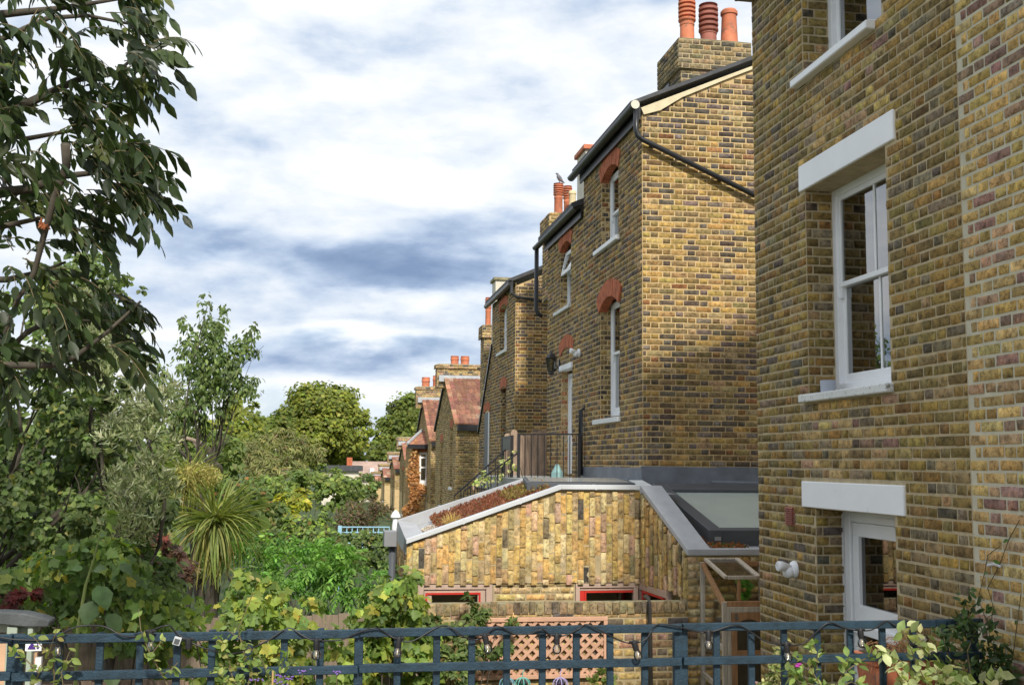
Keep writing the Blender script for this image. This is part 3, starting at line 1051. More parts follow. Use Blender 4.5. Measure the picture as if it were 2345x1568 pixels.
glass_pane(wj, X + .04, 18.27, 19.0, 6.19, 6.72)
MB().add([(X - .105, 18.32, 6.76), (X - .105, 18.95, 6.76), (X - .022, 18.95, 7.06), (X - .022, 18.32, 7.06)], [(0, 1, 2, 3)]).build("pane", GLASS, wj)
MB().prism([(XM - .05, 6.03), (XM + .14, 6.03), (XM + .14, 6.12), (XM - .05, 6.09)], "Y", 18.16, 19.45).build("sill", OLDWHITE, wj, .006)
room(jh, XM + .31, 17.8, 19.4, 3.1, 7.4)
d = MB()
X = XM + .12
d.box(X, X + .07, 18.05, 18.11, 3.2, 4.95).box(X, X + .07, 18.87, 18.93, 3.2, 4.95).box(X, X + .07, 18.11, 18.87, 4.89, 4.95)
dr = d.build("door", WHITE, jh, .004)
l = MB().box(X + .012, X + .06, 18.12, 18.24, 3.22, 4.88).box(X + .012, X + .06, 18.74, 18.86, 3.22, 4.88)
l.box(X + .012, X + .06, 18.24, 18.74, 4.7, 4.88).box(X + .012, X + .06, 18.24, 18.74, 3.22, 3.86)
l.build("door_leaf", WHITE, dr, .004)
glass_pane(dr, X + .035, 18.23, 18.75, 3.85, 4.71)
MB().bar((X - .03, 18.2, 3.98), (X - .03, 18.32, 3.98), .02, .02).bar((X - .03, 18.2, 3.98), (X + .02, 18.2, 3.98), .02, .02).build("handle", WHITE, dr)
box("lintel", WHITE, jh, XM - .03, XM + .1, 18.02, 19.0, 4.99, 5.09, bevel=.005)
mono_roof(jh, XM - .17, ZJ + .06, YS + .14, YJ + .1, 4.6, .09)
g = MB()
ring = [(XM - .12 + .065 * math.cos(math.pi + math.pi * k / n), ZJ + .06 + .065 * math.sin(math.pi + math.pi * k / n)) for k in range(n + 1)]
g.prism(ring + [(x * .9 + (XM - .12) * .1, z + .002) for x, z in ring[::-1]], "Y", YS + .0, YJ + .62)
g.build("gutter", PITCH, jh)
MB().box(XM - .05, XM - .025, YS + .01, YJ + .1, ZJ - .12, ZJ + .055).build("fascia_board", PITCH, jh)
a, b = at(1244, 578, "X", XM - .12), at(1248, 705, "X", XM - .12)
MB().tube([(XM - .12, YJ + .5, ZJ + .02), (XM - .12, YJ + .5, b[2] + .1), (XM - .09, YJ + .47, b[2]), (XM - .0, YJ + .45, b[2] - .05)], .042, 10).build("downpipe", PITCH, jh, smooth=True)
a, b = at(1330, 935, "X", XM - .06), at(1328, 1088, "X", XM - .06)
MB().tube([(XM - .0, a[1], a[2]), (XM - .06, a[1], a[2] - .02), (XM - .06, a[1], b[2])], .035, 10).build("waste_pipe", PITCH, jh, smooth=True)
# far stack with its cluster of pots
YK = 21.4
a, b, t = at(1262, 545, "Y", YK), at(1330, 490, "Y", YK), at(1290, 492, "Y", YK)
st = chimney(jh, a[0], b[0] + .3, YK, YK + .9, a[2] - 1.2, t[2], .26, .05, ns=0, pal=GARDEN)
for (u0, u1, v0, kk, mm, dy) in ((1269, 1289, 420, "louvre", TERRA, .15), (1291, 1309, 426, "louvre", TERRA, .6), (1302, 1320, 437, "plain", BUFFPOT, .2), (1325, 1345, 418, "louvre", TERRA, .5)):
    a, b, tt = at(u0, v0, "Y", YK + dy), at(u1, v0, "Y", YK + dy), at(u0, v0, "Y", YK + dy)
    pot(st, (a[0] + b[0]) / 2, YK + dy, t[2] + .02, tt[2] - t[2] - .02, (b[0] - a[0]) / 2, kk, mm)
# pigeon on the first pot
a = at(1281, 420, "Y", YK + .15)
bd = MB()
bd.tube([a + np.array((.15, .02, .02)), a + np.array((.09, .01, .06)), a + np.array((.02, 0, .12)), a + np.array((-.03, 0, .20)), a + np.array((-.045, 0, .235)), a + np.array((-.06, 0, .27)), a + np.array((-.085, 0, .275)), a + np.array((-.115, 0, .265))],
        [.012, .03, .065, .06, .038, .034, .026, .004], 10)
bd.tube([a + np.array((0, .02, .09)), a + np.array((0, .02, 0))], .008, 5).tube([a + np.array((0, -.02, .09)), a + np.array((0, -.02, 0))], .008, 5)
a_ = tuple(map(float, a))
bd.v = [tuple(a_[i] + (p[i] - a_[i]) * .72 for i in range(3)) for p in bd.v]
tag(bd.build("pigeon", mat("grey_feathers", (.16, .16, .18), .8, .3, 20.0), smooth=True), "small grey pigeon perched on the tallest louvred chimney pot", "bird")

# lantern, floodlight and sensors
a = at(1281, 838, "X", XM)
ln = empty("wall_lantern", tuple(a), "black coach lantern on a curved bracket beside the white door", "lamp")
c = at(1262, 838, "X", XM - .26)
cx, cy, cz = c
MB().box(XM - .02, XM - .002, a[1] - .05, a[1] + .05, a[2] - .10, a[2] + .10).build("wall_plate", BLACK, ln, .004)
MB().tube([(XM - .01, a[1], a[2] + .0), (XM - .08, a[1], a[2] - .08), (XM - .18, cy, a[2] - .10), (cx, cy, cz - .13)], .014, 8).build("bracket", BLACK, ln)
MB().lathe((cx, cy, cz), [(.10, .13), (.105, .14), (.06, .20), (.03, .215), (.02, .235), (.014, .26), (.0, .27)], 6).build("cap", BLACK, ln)
MB().lathe((cx, cy, cz), [(.03, -.15), (.055, -.13), (.05, -.10), (.055, -.085)], 6).build("base", BLACK, ln)
m_ = MB()
for k in range(6):
    t = k * math.pi / 3
    m_.tube([(cx + .055 * math.cos(t), cy + .055 * math.sin(t), cz - .09), (cx + .096 * math.cos(t), cy + .096 * math.sin(t), cz + .135)], .007, 4)
m_.build("glazing_bar", BLACK, ln)
MB().lathe((cx, cy, cz), [(.05, -.088), (.09, .13)], 6).build("pane", glassmat("lantern_glass", (.6, .62, .6), .12, .05), ln)


def spot(name, P, label, s=1.0):
    """white dome sensor light on a round wall base"""
    r = empty(name, tuple(P), label, "light")
    x, y, z = P
    m_ = MB()
    prof = [(.075, 0), (.075, .012), (.066, .03), (.042, .042)]
    for i in range(len(prof) - 1):
        pass
    mb = MB().tube([(x - d_ * s, y, z) for _, d_ in prof], [q * s for q, _ in prof], 20)
    mb.build("wall_base", WHITE, r, smooth=False)
    MB().tube([(x - .04 * s, y, z - .01 * s), (x - .07 * s, y - .01, z - .025 * s), (x - .10 * s, y - .02, z - .03 * s)], [.05 * s, .055 * s, .035 * s], 14).build("sensor_head", WHITE, r, smooth=True)
    MB().tube([(x - .05 * s, y, z + .015 * s), (x - .13 * s, y - .02 * s, z + .03 * s), (x - .165 * s, y - .03 * s, z + .03 * s), (x - .168 * s, y - .03 * s, z + .03 * s)], [.03 * s, .042 * s, .044 * s, .036 * s], 14).build("lamp_head", WHITE, r, smooth=True)
    return r


spot("security_light", at(1821, 1303, "X", XR - .004), "white security light with round base on the dark brick wall", .95)
spot("sensor_light", at(1327, 808, "X", XM - .004), "small white sensor light above and right of the white door", .95)
# grey pot on the middle sill
a = at(1915, 886, "X", XR + .12)
pz = 3.985
P0 = at(1915, 890, "Z", pz)
r_ = .062
p_ = MB().lathe((XR + .10, 8.24, 3.985), [(r_ * .93, 0), (r_, .09), (r_ * .93, .09), (r_ * .86, .03), (0.001, .03)], 24)
tag(p_.build("plant_pot", mat("pale_blue_grey_glaze", (.40, .43, .50), .5, .06, 30.0), smooth=False), "small pale grey pot standing on the weathered white sill", "pot")

# ------------------------------------------------------------------ garden-room extension with upright bricks
gr = empty("garden_room", (2.4, 12.6, 0), "low modern garden room of upright yellow bricks under a planted roof", "garden room")
YA, XAL, XAR = 12.30, .914, 3.56          # front plane, its left and right corners
XB, YC = 3.66, 10.95                      # end of the angled return, front plane of the lower part
ZB = 2.07


def top_a(x):
    return 2.50 + (x - XAL) * (3.105 - 2.50) / (2.636 - XAL) if x < 2.636 else 3.105


mb = MB()
mb.prism([(XAL + .012, 0), (XAR, 0), (XAR, 3.09), (2.636, 3.09), (XAL + .012, 2.49)], "Y", YA + .16, YA + .30)     # core front
mb.prism([(XAL + .03, ZB), (XAR, ZB), (XAR, 3.10), (2.636, 3.10), (XAL + .03, 2.50)], "Y", YA + .022, YA + .159)
mb.box(XAL + .012, XAL + .2, YA + .31, 13.8, 0, 2.5)                         # left flank
mb.add([(XAR, YA, ZB), (XB, YC + .002, ZB), (XB + .2, YC + .002, ZB), (XAR + .2, YA, ZB), (XAR + .012, YA, 3.09), (XB + .012, YC + .002, 2.49), (XB + .2, YC + .002, 2.49), (XAR + .2, YA, 3.09)],
       [(0, 1, 5, 4), (2, 3, 7, 6), (4, 5, 6, 7), (0, 3, 2, 1), (1, 2, 6, 5), (3, 0, 4, 7)])
mb.box(XB - .0, 6.5, YC + .012, YC + .24, 0, 2.44)
mb.build("wall", MORTAR_G, gr)
V = []


def upright(x, y, sdx, sdy, nx, ny, zlo, zhi, pitch, k):
    """one column of bricks standing on end"""
    pr = .021 if k % 2 else .004
    z = zlo - random.uniform(0, .2)
    while z < zhi - .02:
        a, b = max(z, zlo), min(z + .215, zhi)
        if b - a > .03:
            V.append((x, y, a, sdx, sdy, nx, ny, pitch - random.uniform(.003, .006), b - a - random.uniform(.004, .008), pr + random.gauss(0, .003)))
        z += .222


pitch = .0663
nA = int((XAR - XAL) / pitch)
for k in range(nA + 1):
    x = XAL + k * pitch
    upright(x, YA + .022, 1, 0, 0, -1, ZB - (.02 if k % 2 else 0), top_a(x + pitch * .5) - .015, min(pitch, XAR - x + .01), k)
Lb = math.hypot(XB - XAR, YA - YC)
bx, by = (XB - XAR) / Lb, (YC - YA) / Lb
nB = int(Lb / pitch)
for k in range(nB):
    s = (k + .1) * Lb / nB
    zt = 3.08 - (3.08 - 2.50) * (s + .04) / Lb
    upright(XAR + bx * s, YA + by * s, bx, by, by, -bx, ZB - (.02 if k % 2 else 0), zt, Lb / nB, k)
for k in range(21):     # left flank, seen edge on
    y = YA + .05 + k * .07
    upright(XAL + .012, y, 0, 1, -1, 0, ZB, 2.5, .067, k)
put_bricks(gr, V, EXTEN, 300, thick=.03)
# ordinary coursed brick under the uprights and on the lower pier
MB().box(1.88, 2.81, YA + .043, YA + .159, 0, 2.055).box(XAL + .03, 1.04, YA + .043, YA + .159, 0, 2.055).build("pier", MORTAR_G, gr)
B = lay((0, YA + .04, 0), GX, NYm, (1.885, 2.805), 1.35, 2.06) + lay((0, YA + .04, 0), GX, NYm, (XAL + .02, 1.04), 1.35, 2.06) + lay((0, YC - .001, 0), GX, NYm, (XB + .0, 5.0), 1.2, 2.44)
put_bricks(gr, B, EXTEN[:6] + [((.30, .21, .11), 2)], 0)
# copings
cp = MB()


def cop(a, b, w, h, off=(0, 0, 0)):
    cp.bar(np.array(a) + off, np.array(b) + off, w, h)


yf = YA + .075
zt = .045
P_ = [(XAL - .01, 2.505), (2.636, 3.108), (XAR - .01, 3.108)]
fr = MB()
for (xa, za), (xb, zb) in zip(P_[:-1], P_[1:]):
    fr.hexa([(xa, YA - .035, za), (xb, YA - .035, zb), (xb, YA + .10, zb), (xa, YA + .10, za), (xa, YA - .035, za + .052), (xb, YA - .035, zb + .052), (xb, YA + .10, zb + .052), (xa, YA + .10, za + .052)])
fr.build("front_coping", COPEW, gr, .004)
for t in (.36, .73):
    xx = XAL + t * (2.636 - XAL)
    zz = 2.505 + t * (3.108 - 2.505)
    MB().hexa([(xx - .012, YA - .038, zz - .004), (xx + .012, YA - .038, zz + .004), (xx + .012, YA + .10, zz + .004), (xx - .012, YA + .10, zz - .004), (xx - .012, YA - .038, zz + .052), (xx + .012, YA - .038, zz + .060), (xx + .012, YA + .10, zz + .060), (xx - .012, YA + .10, zz + .052)]).build("coping_joint", COPEW, gr)
box("coping_joint", COPEW, gr, 3.02, 3.045, YA - .038, YA + .10, 3.106, 3.163)
rc = MB()
w_ = .25
a0, a1 = np.array((XAR - .008, YA - .03, 3.10)), np.array((XB - .008, YC - .03, 2.485))
rc.hexa([a0, a1, a1 + (w_, 0, 0), a0 + (w_, .0, 0), a0 + (0, 0, .06), a1 + (0, 0, .06), a1 + (w_, 0, .06), a0 + (w_, 0, .06)])
rc.hexa([(XB - .006, YC - .033, 2.483), (6.5, YC - .033, 2.483), (6.5, YC + .12, 2.483), (XB - .006, YC + .12, 2.483), (XB - .006, YC - .033, 2.546), (6.5, YC - .033, 2.546), (6.5, YC + .12, 2.546), (XB - .006, YC + .12, 2.546)])
rc.build("side_coping", ZINC, gr, .004)
bc = MB()      # upstand along the back of the planted roof, left end piece
bc.hexa([(XAL - .01, 13.72, 2.4), (2.62, 14.42, 2.95), (2.62, 14.52, 2.95), (XAL - .01, 13.82, 2.4), (XAL - .01, 13.72, 2.69), (2.62, 14.42, 3.205), (2.62, 14.52, 3.205), (XAL - .01, 13.82, 2.69)])
bc.hexa([(2.63, 14.42, 2.95), (4.0, 14.42, 2.95), (4.0, 14.52, 2.95), (2.63, 14.52, 2.95), (2.63, 14.42, 3.205), (4.0, 14.42, 3.2), (4.0, 14.52, 3.2), (2.63, 14.52, 3.205)])
bc.hexa([(XAL - .012, YA + .105, 2.38), (XAL + .22, YA + .105, 2.46), (XAL + .22, 13.73, 2.5), (XAL - .012, 13.73, 2.42), (XAL - .012, YA + .105, 2.556), (XAL + .20, YA + .105, 2.60), (XAL + .20, 13.73, 2.66), (XAL - .012, 13.73, 2.688)])
bc.build("rear_upstand", ZINC, gr, .004)
rf = MB()
rf.add([(XAL + .1, YA + .1, 2.47), (2.636, YA + .1, 3.06), (2.63, 14.45, 3.11), (XAL + .1, 13.75, 2.56)], [(0, 1, 2, 3)])
rf.add([(2.637, YA + .1, 3.06), (4.04, YA + .1, 3.06), (4.04, 14.45, 3.06), (2.634, 14.45, 3.02)], [(0, 1, 2, 3)])
rf.add([(XB + .15, YC + .1, 2.49), (6.5, YC + .1, 2.49), (6.5, 13.87, 3.11), (XAR + .2, 13.87, 3.11)], [(0, 1, 2, 3)])
rf.build("flat_roof", ZINC, gr)
# flat rooflight box on the level part
MB().hexa([(2.36, 12.95, 3.07), (3.62, 12.72, 3.07), (3.75, 13.9, 3.07), (2.5, 14.0, 3.07), (2.36, 12.95, 3.175), (3.62, 12.72, 3.175), (3.75, 13.9, 3.215), (2.5, 14.0, 3.215)]).build("rooflight_box", DGREY, gr, .006)
MB().add([(2.40, 13.0, 3.182), (3.58, 12.78, 3.182), (3.70, 13.86, 3.220), (2.54, 13.95, 3.220)], [(0, 1, 2, 3)]).build("rooflight_pane", mat("pale_rooflight_glass", (.40, .41, .40), .15, .03, 2.0), gr)
# sloping skylight


def zs(y):
    return 2.49 + (y - YC - .1) * (3.11 - 2.49) / (13.87 - YC - .1)


sk = MB()
x0, x1, y0, y1 = 4.02, 5.6, 11.30, 13.35
for (a, b, c, d) in ((x0, x0 + .15, y0, y1), (x1 - .15, x1, y0, y1), (x0 + .15, x1 - .15, y0, y0 + .10), (x0 + .15, x1 - .15, y1 - .30, y1)):
    sk.hexa([(a, c, zs(c) + .0), (b, c, zs(c) + .0), (b, d, zs(d)), (a, d, zs(d)), (a, c, zs(c) + .17), (b, c, zs(c) + .17), (b, d, zs(d) + .17), (a, d, zs(d) + .17)])
sky_ = sk.build("skylight", DGREY, gr, .005)
gm_ = mat("milky_skylight_glass", (.42, .48, .44), .12, .06, 1.5, spec=.6)
MB().add([(x0 + .14, y0 + .09, zs(y0 + .09) + .13), (x1 - .14, y0 + .09, zs(y0 + .09) + .13), (x1 - .14, y1 - .29, zs(y1 - .29) + .13), (x0 + .14, y1 - .29, zs(y1 - .29) + .13)], [(0, 1, 2, 3)]).build("pane", gm_, sky_)
box("skylight_label", mat("grey_sticker", (.3, .3, .3), .6, .05), sky_, x0 + .06, x0 + .13, y0 - .003, y0 + .001, zs(y0) + .06, zs(y0) + .10)
MB().hexa([(3.84, 13.35, zs(13.35)), (4.02, 13.35, zs(13.35)), (4.02, 13.80, zs(13.8)), (3.84, 13.80, zs(13.8)), (3.84, 13.35, zs(13.35) + .14), (4.02, 13.35, zs(13.35) + .14), (4.02, 13.80, zs(13.8) + .1), (3.84, 13.8, zs(13.8) + .1)]).build("white_upstand", OLDWHITE, gr)
# timber windows with red inner frames
ww = MB()
yb = YA + .028
ww.box(1.045, 1.11, yb, yb + .1, .4, 2.06).box(1.80, 1.875, yb, yb + .1, .4, 2.06).box(1.11, 1.80, yb, yb + .1, 2.005, 2.06)
w1 = ww.build("window", PINKW, gr, .004)
m_ = MB().box(1.115, 1.20, yb + .018, yb + .08, .4, 1.998).box(1.71, 1.795, yb + .018, yb + .08, .4, 1.998).box(1.2, 1.71, yb + .018, yb + .08, 1.955, 1.998)
m_.build("casement", PINKW, w1, .003)
m_ = MB().box(1.13, 1.15, yb + .004, yb + .07, .4, 1.972).box(1.72, 1.74, yb + .004, yb + .07, .4, 1.972).box(1.151, 1.719, yb + .004, yb + .07, 1.952, 1.972)
m_.build("red_frame", REDP, w1)
box("pane", GLASSD, w1, 1.15, 1.72, yb + .05, yb + .055, .4, 1.953)
ww = MB()
ww.box(2.815, 2.865, yb, yb + .1, .4, 2.062).box(2.866, XAR - .02, yb, yb + .1, 2.01, 2.062).box(XAR - .075, XAR - .02, yb, yb + .1, .4, 2.009)
ww.box(2.867, XAR - .076, yb + .02, yb + .08, 1.978, 2.009)
w2 = ww.build("window", PINKW, gr, .004)
m_ = MB().box(2.92, 2.94, yb + .01, yb + .07, .4, 1.977).box(3.50, 3.52, yb + .01, yb + .07, .4, 1.977).box(2.941, 3.499, yb + .01, yb + .07, 1.957, 1.977)
m_.box(2.866, 2.919, yb + .022, yb + .07, .4, 1.977)
m_.build("red_frame", REDP, w2)
box("pane", GLASSD, w2, 2.94, 3.50, yb + .05, yb + .055, .4, 1.958)
# return light round the corner
q0, q1 = np.array((XAR + .02, YA + .05, 0)), np.array((XAR + .06, 11.45, 0))
m_ = MB()
m_.bar(q0 + (0, 0, 2.03), q1 + (0, 0, 2.03), .06, .07).bar(q0 + (0, 0, 1.2), q0 + (0, 0, 1.994), .06, .05).bar(q1 + (0, 0, 1.2), q1 + (0, 0, 1.994), .06, .05)
w3 = m_.build("window", PINKW, gr)
m_ = MB().bar(q0 + (-.012, -.12, 1.98), q1 + (-.012, .1, 1.98), .04, .022).bar(q0 + (-.012, -.12, 1.2), q0 + (-.012, -.12, 1.968), .04, .022).bar(q1 + (-.012, .1, 1.2), q1 + (-.012, .1, 1.968), .04, .022)
m_.build("red_frame", REDP, w3)
MB().bar(q0 + (0, -.1, 1.6), q1 + (0, .1, 1.6), .008, .74).build("pane", GLASSD, w3)
# rainwater hopper and pipe on the left end
hp = MB()
a, b = at(879, 1215, "Y", 12.45), at(903, 1250, "Y", 12.45)
hx0, hx1, hz1, hz0 = a[0], b[0] + .02, a[2], b[2]
hp.box(hx0, hx1, 12.35, 12.6, hz0, hz1)
hop = hp.build("rain_hopper", mat("mid_grey_metal", (.22, .225, .235), .45, .08, 4.0), gr, .005)
c = at(899, 1250, "Y", 12.45)
MB().tube([(c[0], 12.47, hz0), (c[0], 12.47, .02)], .038, 12).build("downpipe", DGREY, hop, smooth=True)

# white turned finial on the fence post beyond
a, b = at(894, 1212, "Y", 13.9), at(917, 1212, "Y", 13.9)
t = at(905, 1165, "Y", 13.9)
r = (b[0] - a[0]) / 2
cx = (a[0] + b[0]) / 2
h_ = t[2] - a[2]
pf = empty("finial_post", (cx, 13.9, 0), "white mushroom-topped post standing behind the left tip of the planted roof", "post")
MB().box(cx - .05, cx + .05, 13.85, 13.95, .0, a[2] - .02).build("post", GREYW, pf)
MB().lathe((cx, 13.9, a[2] - .02), [(r * .72, 0), (r * .72, h_ * .2), (r * .55, h_ * .55), (r * .52, h_ * .66), (r * 1.0, h_ * .68), (r * .95, h_ * .76), (r * .6, h_ * .92), (r * .15, h_ * 1.02)], 16).build("finial", WHITE, pf, smooth=False)

# ------------------------------------------------------------------ low garden wall, trellis panel, pipe
gw = empty("garden_wall", (2.3, 11.0, 0), "weathered brick garden wall with brick-on-edge top below the garden room", "wall")
YW = 10.90
MB().box(.95, XB - .012, YW + .003, YW + .21, 0, 1.925).build("wall", MORTAR_G, gw)
B = lay((0, YW, 0), GX, NYm, (.95, XB + .0), .9, 1.92)
x = .95
while x < 3.60:
    B.append((x, YW - .012, 1.922 + random.gauss(0, .003), 1, 0, 0, -1, .066 + random.gauss(0, .003), .112 + random.gauss(0, .004), .004))
    x += .0765


def zone_g(B, cols):
    k = B[:, 8] > .1
    cols[k] = pick([((.28, .22, .125), 3), ((.22, .175, .11), 2), ((.33, .26, .15), 1.2), ((.16, .13, .09), .8)], int(k.sum()))
    return cols


put_bricks(gw, B, GARDEN, 300, thick=.03, zone=zone_g)
MB().box(.95, 3.62, YW + .012, YW + .20, 1.925, 2.022).build("coping_bed", LICHEN, gw)
tp = empty("lattice_trellis", (2.1, YW - .03, 1.3), "peach diamond lattice panel fixed to the garden wall", "trellis")
m_ = MB()
lx0, lx1, lz0, lz1 = 1.42, 2.80, 1.315, 1.90
yt = YW - .045
for nm, b_ in (("rail", (lx0, lx1, yt - .02, yt + .02, lz1 - .04, lz1)), ("rail", (lx0, lx1, yt - .02, yt + .02, lz0, lz0 + .04)), ("stile", (lx0, lx0 + .04, yt - .02, yt + .02, lz0 + .041, lz1 - .041)), ("stile", (lx1 - .04, lx1, yt - .02, yt + .02, lz0 + .041, lz1 - .041))):
    MB().box(*b_).build(nm, PEACH, tp, .003)
hgt, wid = lz1 - lz0 - .08, lx1 - lx0 - .08
ax0, az0 = lx0 + .04, lz0 + .04
stepd = .105
for sgn in (1, -1):
    o_ = -hgt
    while o_ < wid:
        s0, s1 = max(0, -o_), min(hgt, wid - o_)
        if s1 - s0 > .04:
            if sgn > 0:
                p0, p1 = (ax0 + o_ + s0, az0 + s0), (ax0 + o_ + s1, az0 + s1)
            else:
                p0, p1 = (ax0 + o_ + s0, az0 + hgt - s0), (ax0 + o_ + s1, az0 + hgt - s1)
            yy = yt - .0035 if sgn > 0 else yt + .0065
            MB().bar((p0[0], yy, p0[1]), (p1[0], yy, p1[1]), .008, .03, up=(0, 0, 1)).build("slat", PEACH, tp)
        o_ += stepd
a, b = at(1487, 1374, "Y", YW - .05), at(1492, 1568, "Y", YW - .05)
bp_ = MB().tube([(a[0], YW + .1, a[2] + .02), (a[0], YW - .03, a[2] + .02), (a[0], YW - .05, a[2] - .03), ((a[0] + b[0]) / 2, YW - .05, (a[2] + b[2]) / 2), (b[0], YW - .05, b[2] - 1.0)], .022, 8)
tag(bp_.build("waste_pipe", mat("black_brown_pipe", (.035, .03, .026), .6, .4, 5.0), smooth=True), "thin black pipe running down the bare part of the garden wall", "pipe")

# ------------------------------------------------------------------ wooden lean-to greenhouse
gh = empty("greenhouse", (4.1, 10.6, 0), "small weathered cedar lean-to greenhouse with its roof vent propped open", "greenhouse")
g0, g1, gy0, gy1 = 3.80, 4.42, 10.28, 10.92
zf, zb_ = 2.10, 2.42
m_ = MB()
for (x, y, zt_) in ((g0, gy1 - .02, zb_), (g0, gy0, zf), (g1, gy0, zf), (g1, gy1 - .02, zb_)):
    m_.box(x - .02, x + .02, y - .02, y + .02, 0, zt_)
m_.build("corner_post", CEDARG, gh, .003)
m_ = MB()
m_.bar((g0, gy0 + .021, zf - .02), (g0, gy1 - .041, zb_ - .02), .04, .045).bar((g1, gy0 + .021, zf - .02), (g1, gy1 - .041, zb_ - .02), .04, .045)
m_.bar((g0 + .021, gy0, zf - .02), (g1 - .021, gy0, zf - .02), .04, .05).bar((g0 + .021, gy1 - .02, zb_ - .02), (g1 - .021, gy1 - .02, zb_ - .02), .03, .05)
m_.bar((g0 + .16, gy0 + .03, zf + .0), (g0 + .16, gy0 + .03, zf + .24), .028, .028)
m_.build("roof_frame", CEDAR, gh, .003)
m_ = MB()
for z in (1.72, 1.32):
    m_.bar((g0, gy0 + .021, z - .06), (g0, gy1 - .041, z + .0), .03, .045)
m_.build("side_rail", CEDARG, gh)
MB().add([(g0, gy0 + .02, 0.2), (g0, gy1 - .04, .2), (g0, gy1 - .04, zb_ - .04), (g0, gy0 + .02, zf - .04)], [(0, 1, 2, 3)]).build("side_pane", DUSTY, gh)
# roof light propped open
v0, v1 = np.array((3.815, 10.84, 2.452)), np.array((3.83, 10.30, 2.325))
v = MB()
wv = .33
v.bar(v0, v1, .035, .03).bar(v0 + (wv, 0, 0), v1 + (wv, 0, 0), .05, .035).bar(v1 + (.02, 0, -.0), v1 + (wv - .027, 0, 0), .03, .035).bar(v0 + (.02, 0, 0), v0 + (wv - .027, 0, 0), .03, .03)
rv = v.build("roof_vent", CEDARG, gh, .003)
MB().add([v0 + (.015, 0, .004), v1 + (.015, 0, .004), v1 + (wv - .02, 0, .004), v0 + (wv - .02, 0, .004)], [(0, 1, 2, 3)]).build("pane", DUSTY, rv)
# door
d = MB()
dx0, dx1, yd = 3.86, 4.20, gy0 - .022
d.box(dx0, dx0 + .055, yd - .015, yd + .015, .3, 2.0).box(dx1 - .05, dx1, yd - .015, yd + .015, .3, 2.0)
for z in (1.62, .95, .35):
    d.box(dx0 + .056, dx1 - .051, yd - .013, yd + .013, z - .03, z + .03)
arch = [(dx0 + .056, 2.0), (dx1 - .051, 2.0), (dx1 - .051, 1.905)] + [(dx1 - .051 - (dx1 - dx0 - .107) * t, 1.905 + .035 * math.sin(math.pi * t)) for t in (.2, .4, .6, .8)] + [(dx0 + .056, 1.905)]
d.prism(arch, "Y", yd - .013, yd + .013)
do = d.build("door", CEDAR, gh, .002)
box("pane", GLASSD, do, dx0 + .05, dx1 - .046, yd - .003, yd + .001, .38, 1.935)
d = MB().box(g0 + .022, dx0 - .003, yd - .012, yd + .02, .2, 2.055).box(dx1 + .003, g1 - .022, yd - .012, yd + .02, .2, 2.055).box(dx0 - .002, dx1 + .002, yd - .012, yd + .02, 2.003, 2.055)
d.build("door_frame", CEDARG, gh, .002)
box("hinge", mat("steel", (.3, .3, .3), .4, .1, 9, metal=1.0), do, dx0 + .03, dx0 + .062, yd - .02, yd - .014, 1.93, 1.99)
MB().box(3.82, 4.4, 10.86, 10.9, 0, 1.9).build("shaded_backboard", BROWNW, gh)

# ------------------------------------------------------------------ dark blue trellis along the terrace edge
bt = empty("trellis_fence", (1.0, 5.86, 1.7), "dark blue square trellis fence along the terrace edge", "trellis")
YT = 5.86
ZT = 2.545
xp = [-2.0, -1.475, .195, 1.915, 3.66]


def bar_obj(name, x0, x1, y0, y1, z0, z1):
    m = MB().box(x0, x1, y0, y1, z0, z1)
    j = (random.gauss(0, .0016), random.gauss(0, .0008), random.gauss(0, .0016))
    m.v = [(p[0] + (j[0] if i >= 4 else 0), p[1] + (j[1] if i in (1, 2, 5, 6) else 0), p[2] + (j[2] if i in (1, 2, 5, 6) else 0)) for i, p in enumerate(m.v)]
    return m.build(name, BLUE, bt, .003)


for x, wd_ in ((-1.47, .075), (.20, .045), (1.925, .075), (3.655, .05)):
    bar_obj("post", x - wd_ / 2, x + wd_ / 2, YT + .012, YT + .055, 1.70, ZT - .006)
for z in (ZT, ZT - .178, ZT - .178 * 2 - .004, ZT - .178 * 3, ZT - .178 * 4):
    for i, (xa, xb) in enumerate(((-2.6, -1.478), (-1.472, .197), (.203, 1.921), (1.929, 3.40), (3.403, 3.69))):
        dz = (0, -.006, 0, .004, .006)[i]
        bar_obj("rail", xa, xb, YT - .022, YT + .011, z - .041 + dz, z + dz)
for u in (138, 229, 321, 406, 485, 569, 650, 733, 909, 1000, 1080, 1160, 1240, 1320, 1397, 1475, 1640, 1719, 1795, 1871, 1946, 2020, 2090, 2163):
    x = at(u, 1500, "Y", YT + .03)[0]
    bar_obj("batten", x - .018, x + .018, YT + .0115, YT + .034, 1.72, ZT - .004 + random.uniform(0, .006))
tag(MB().box(-4.0, 3.7, 5.80, 6.05, 1.0, 1.715).build("parapet", MORTAR_G), "plain low parapet carrying the blue trellis at the terrace edge", "parapet")

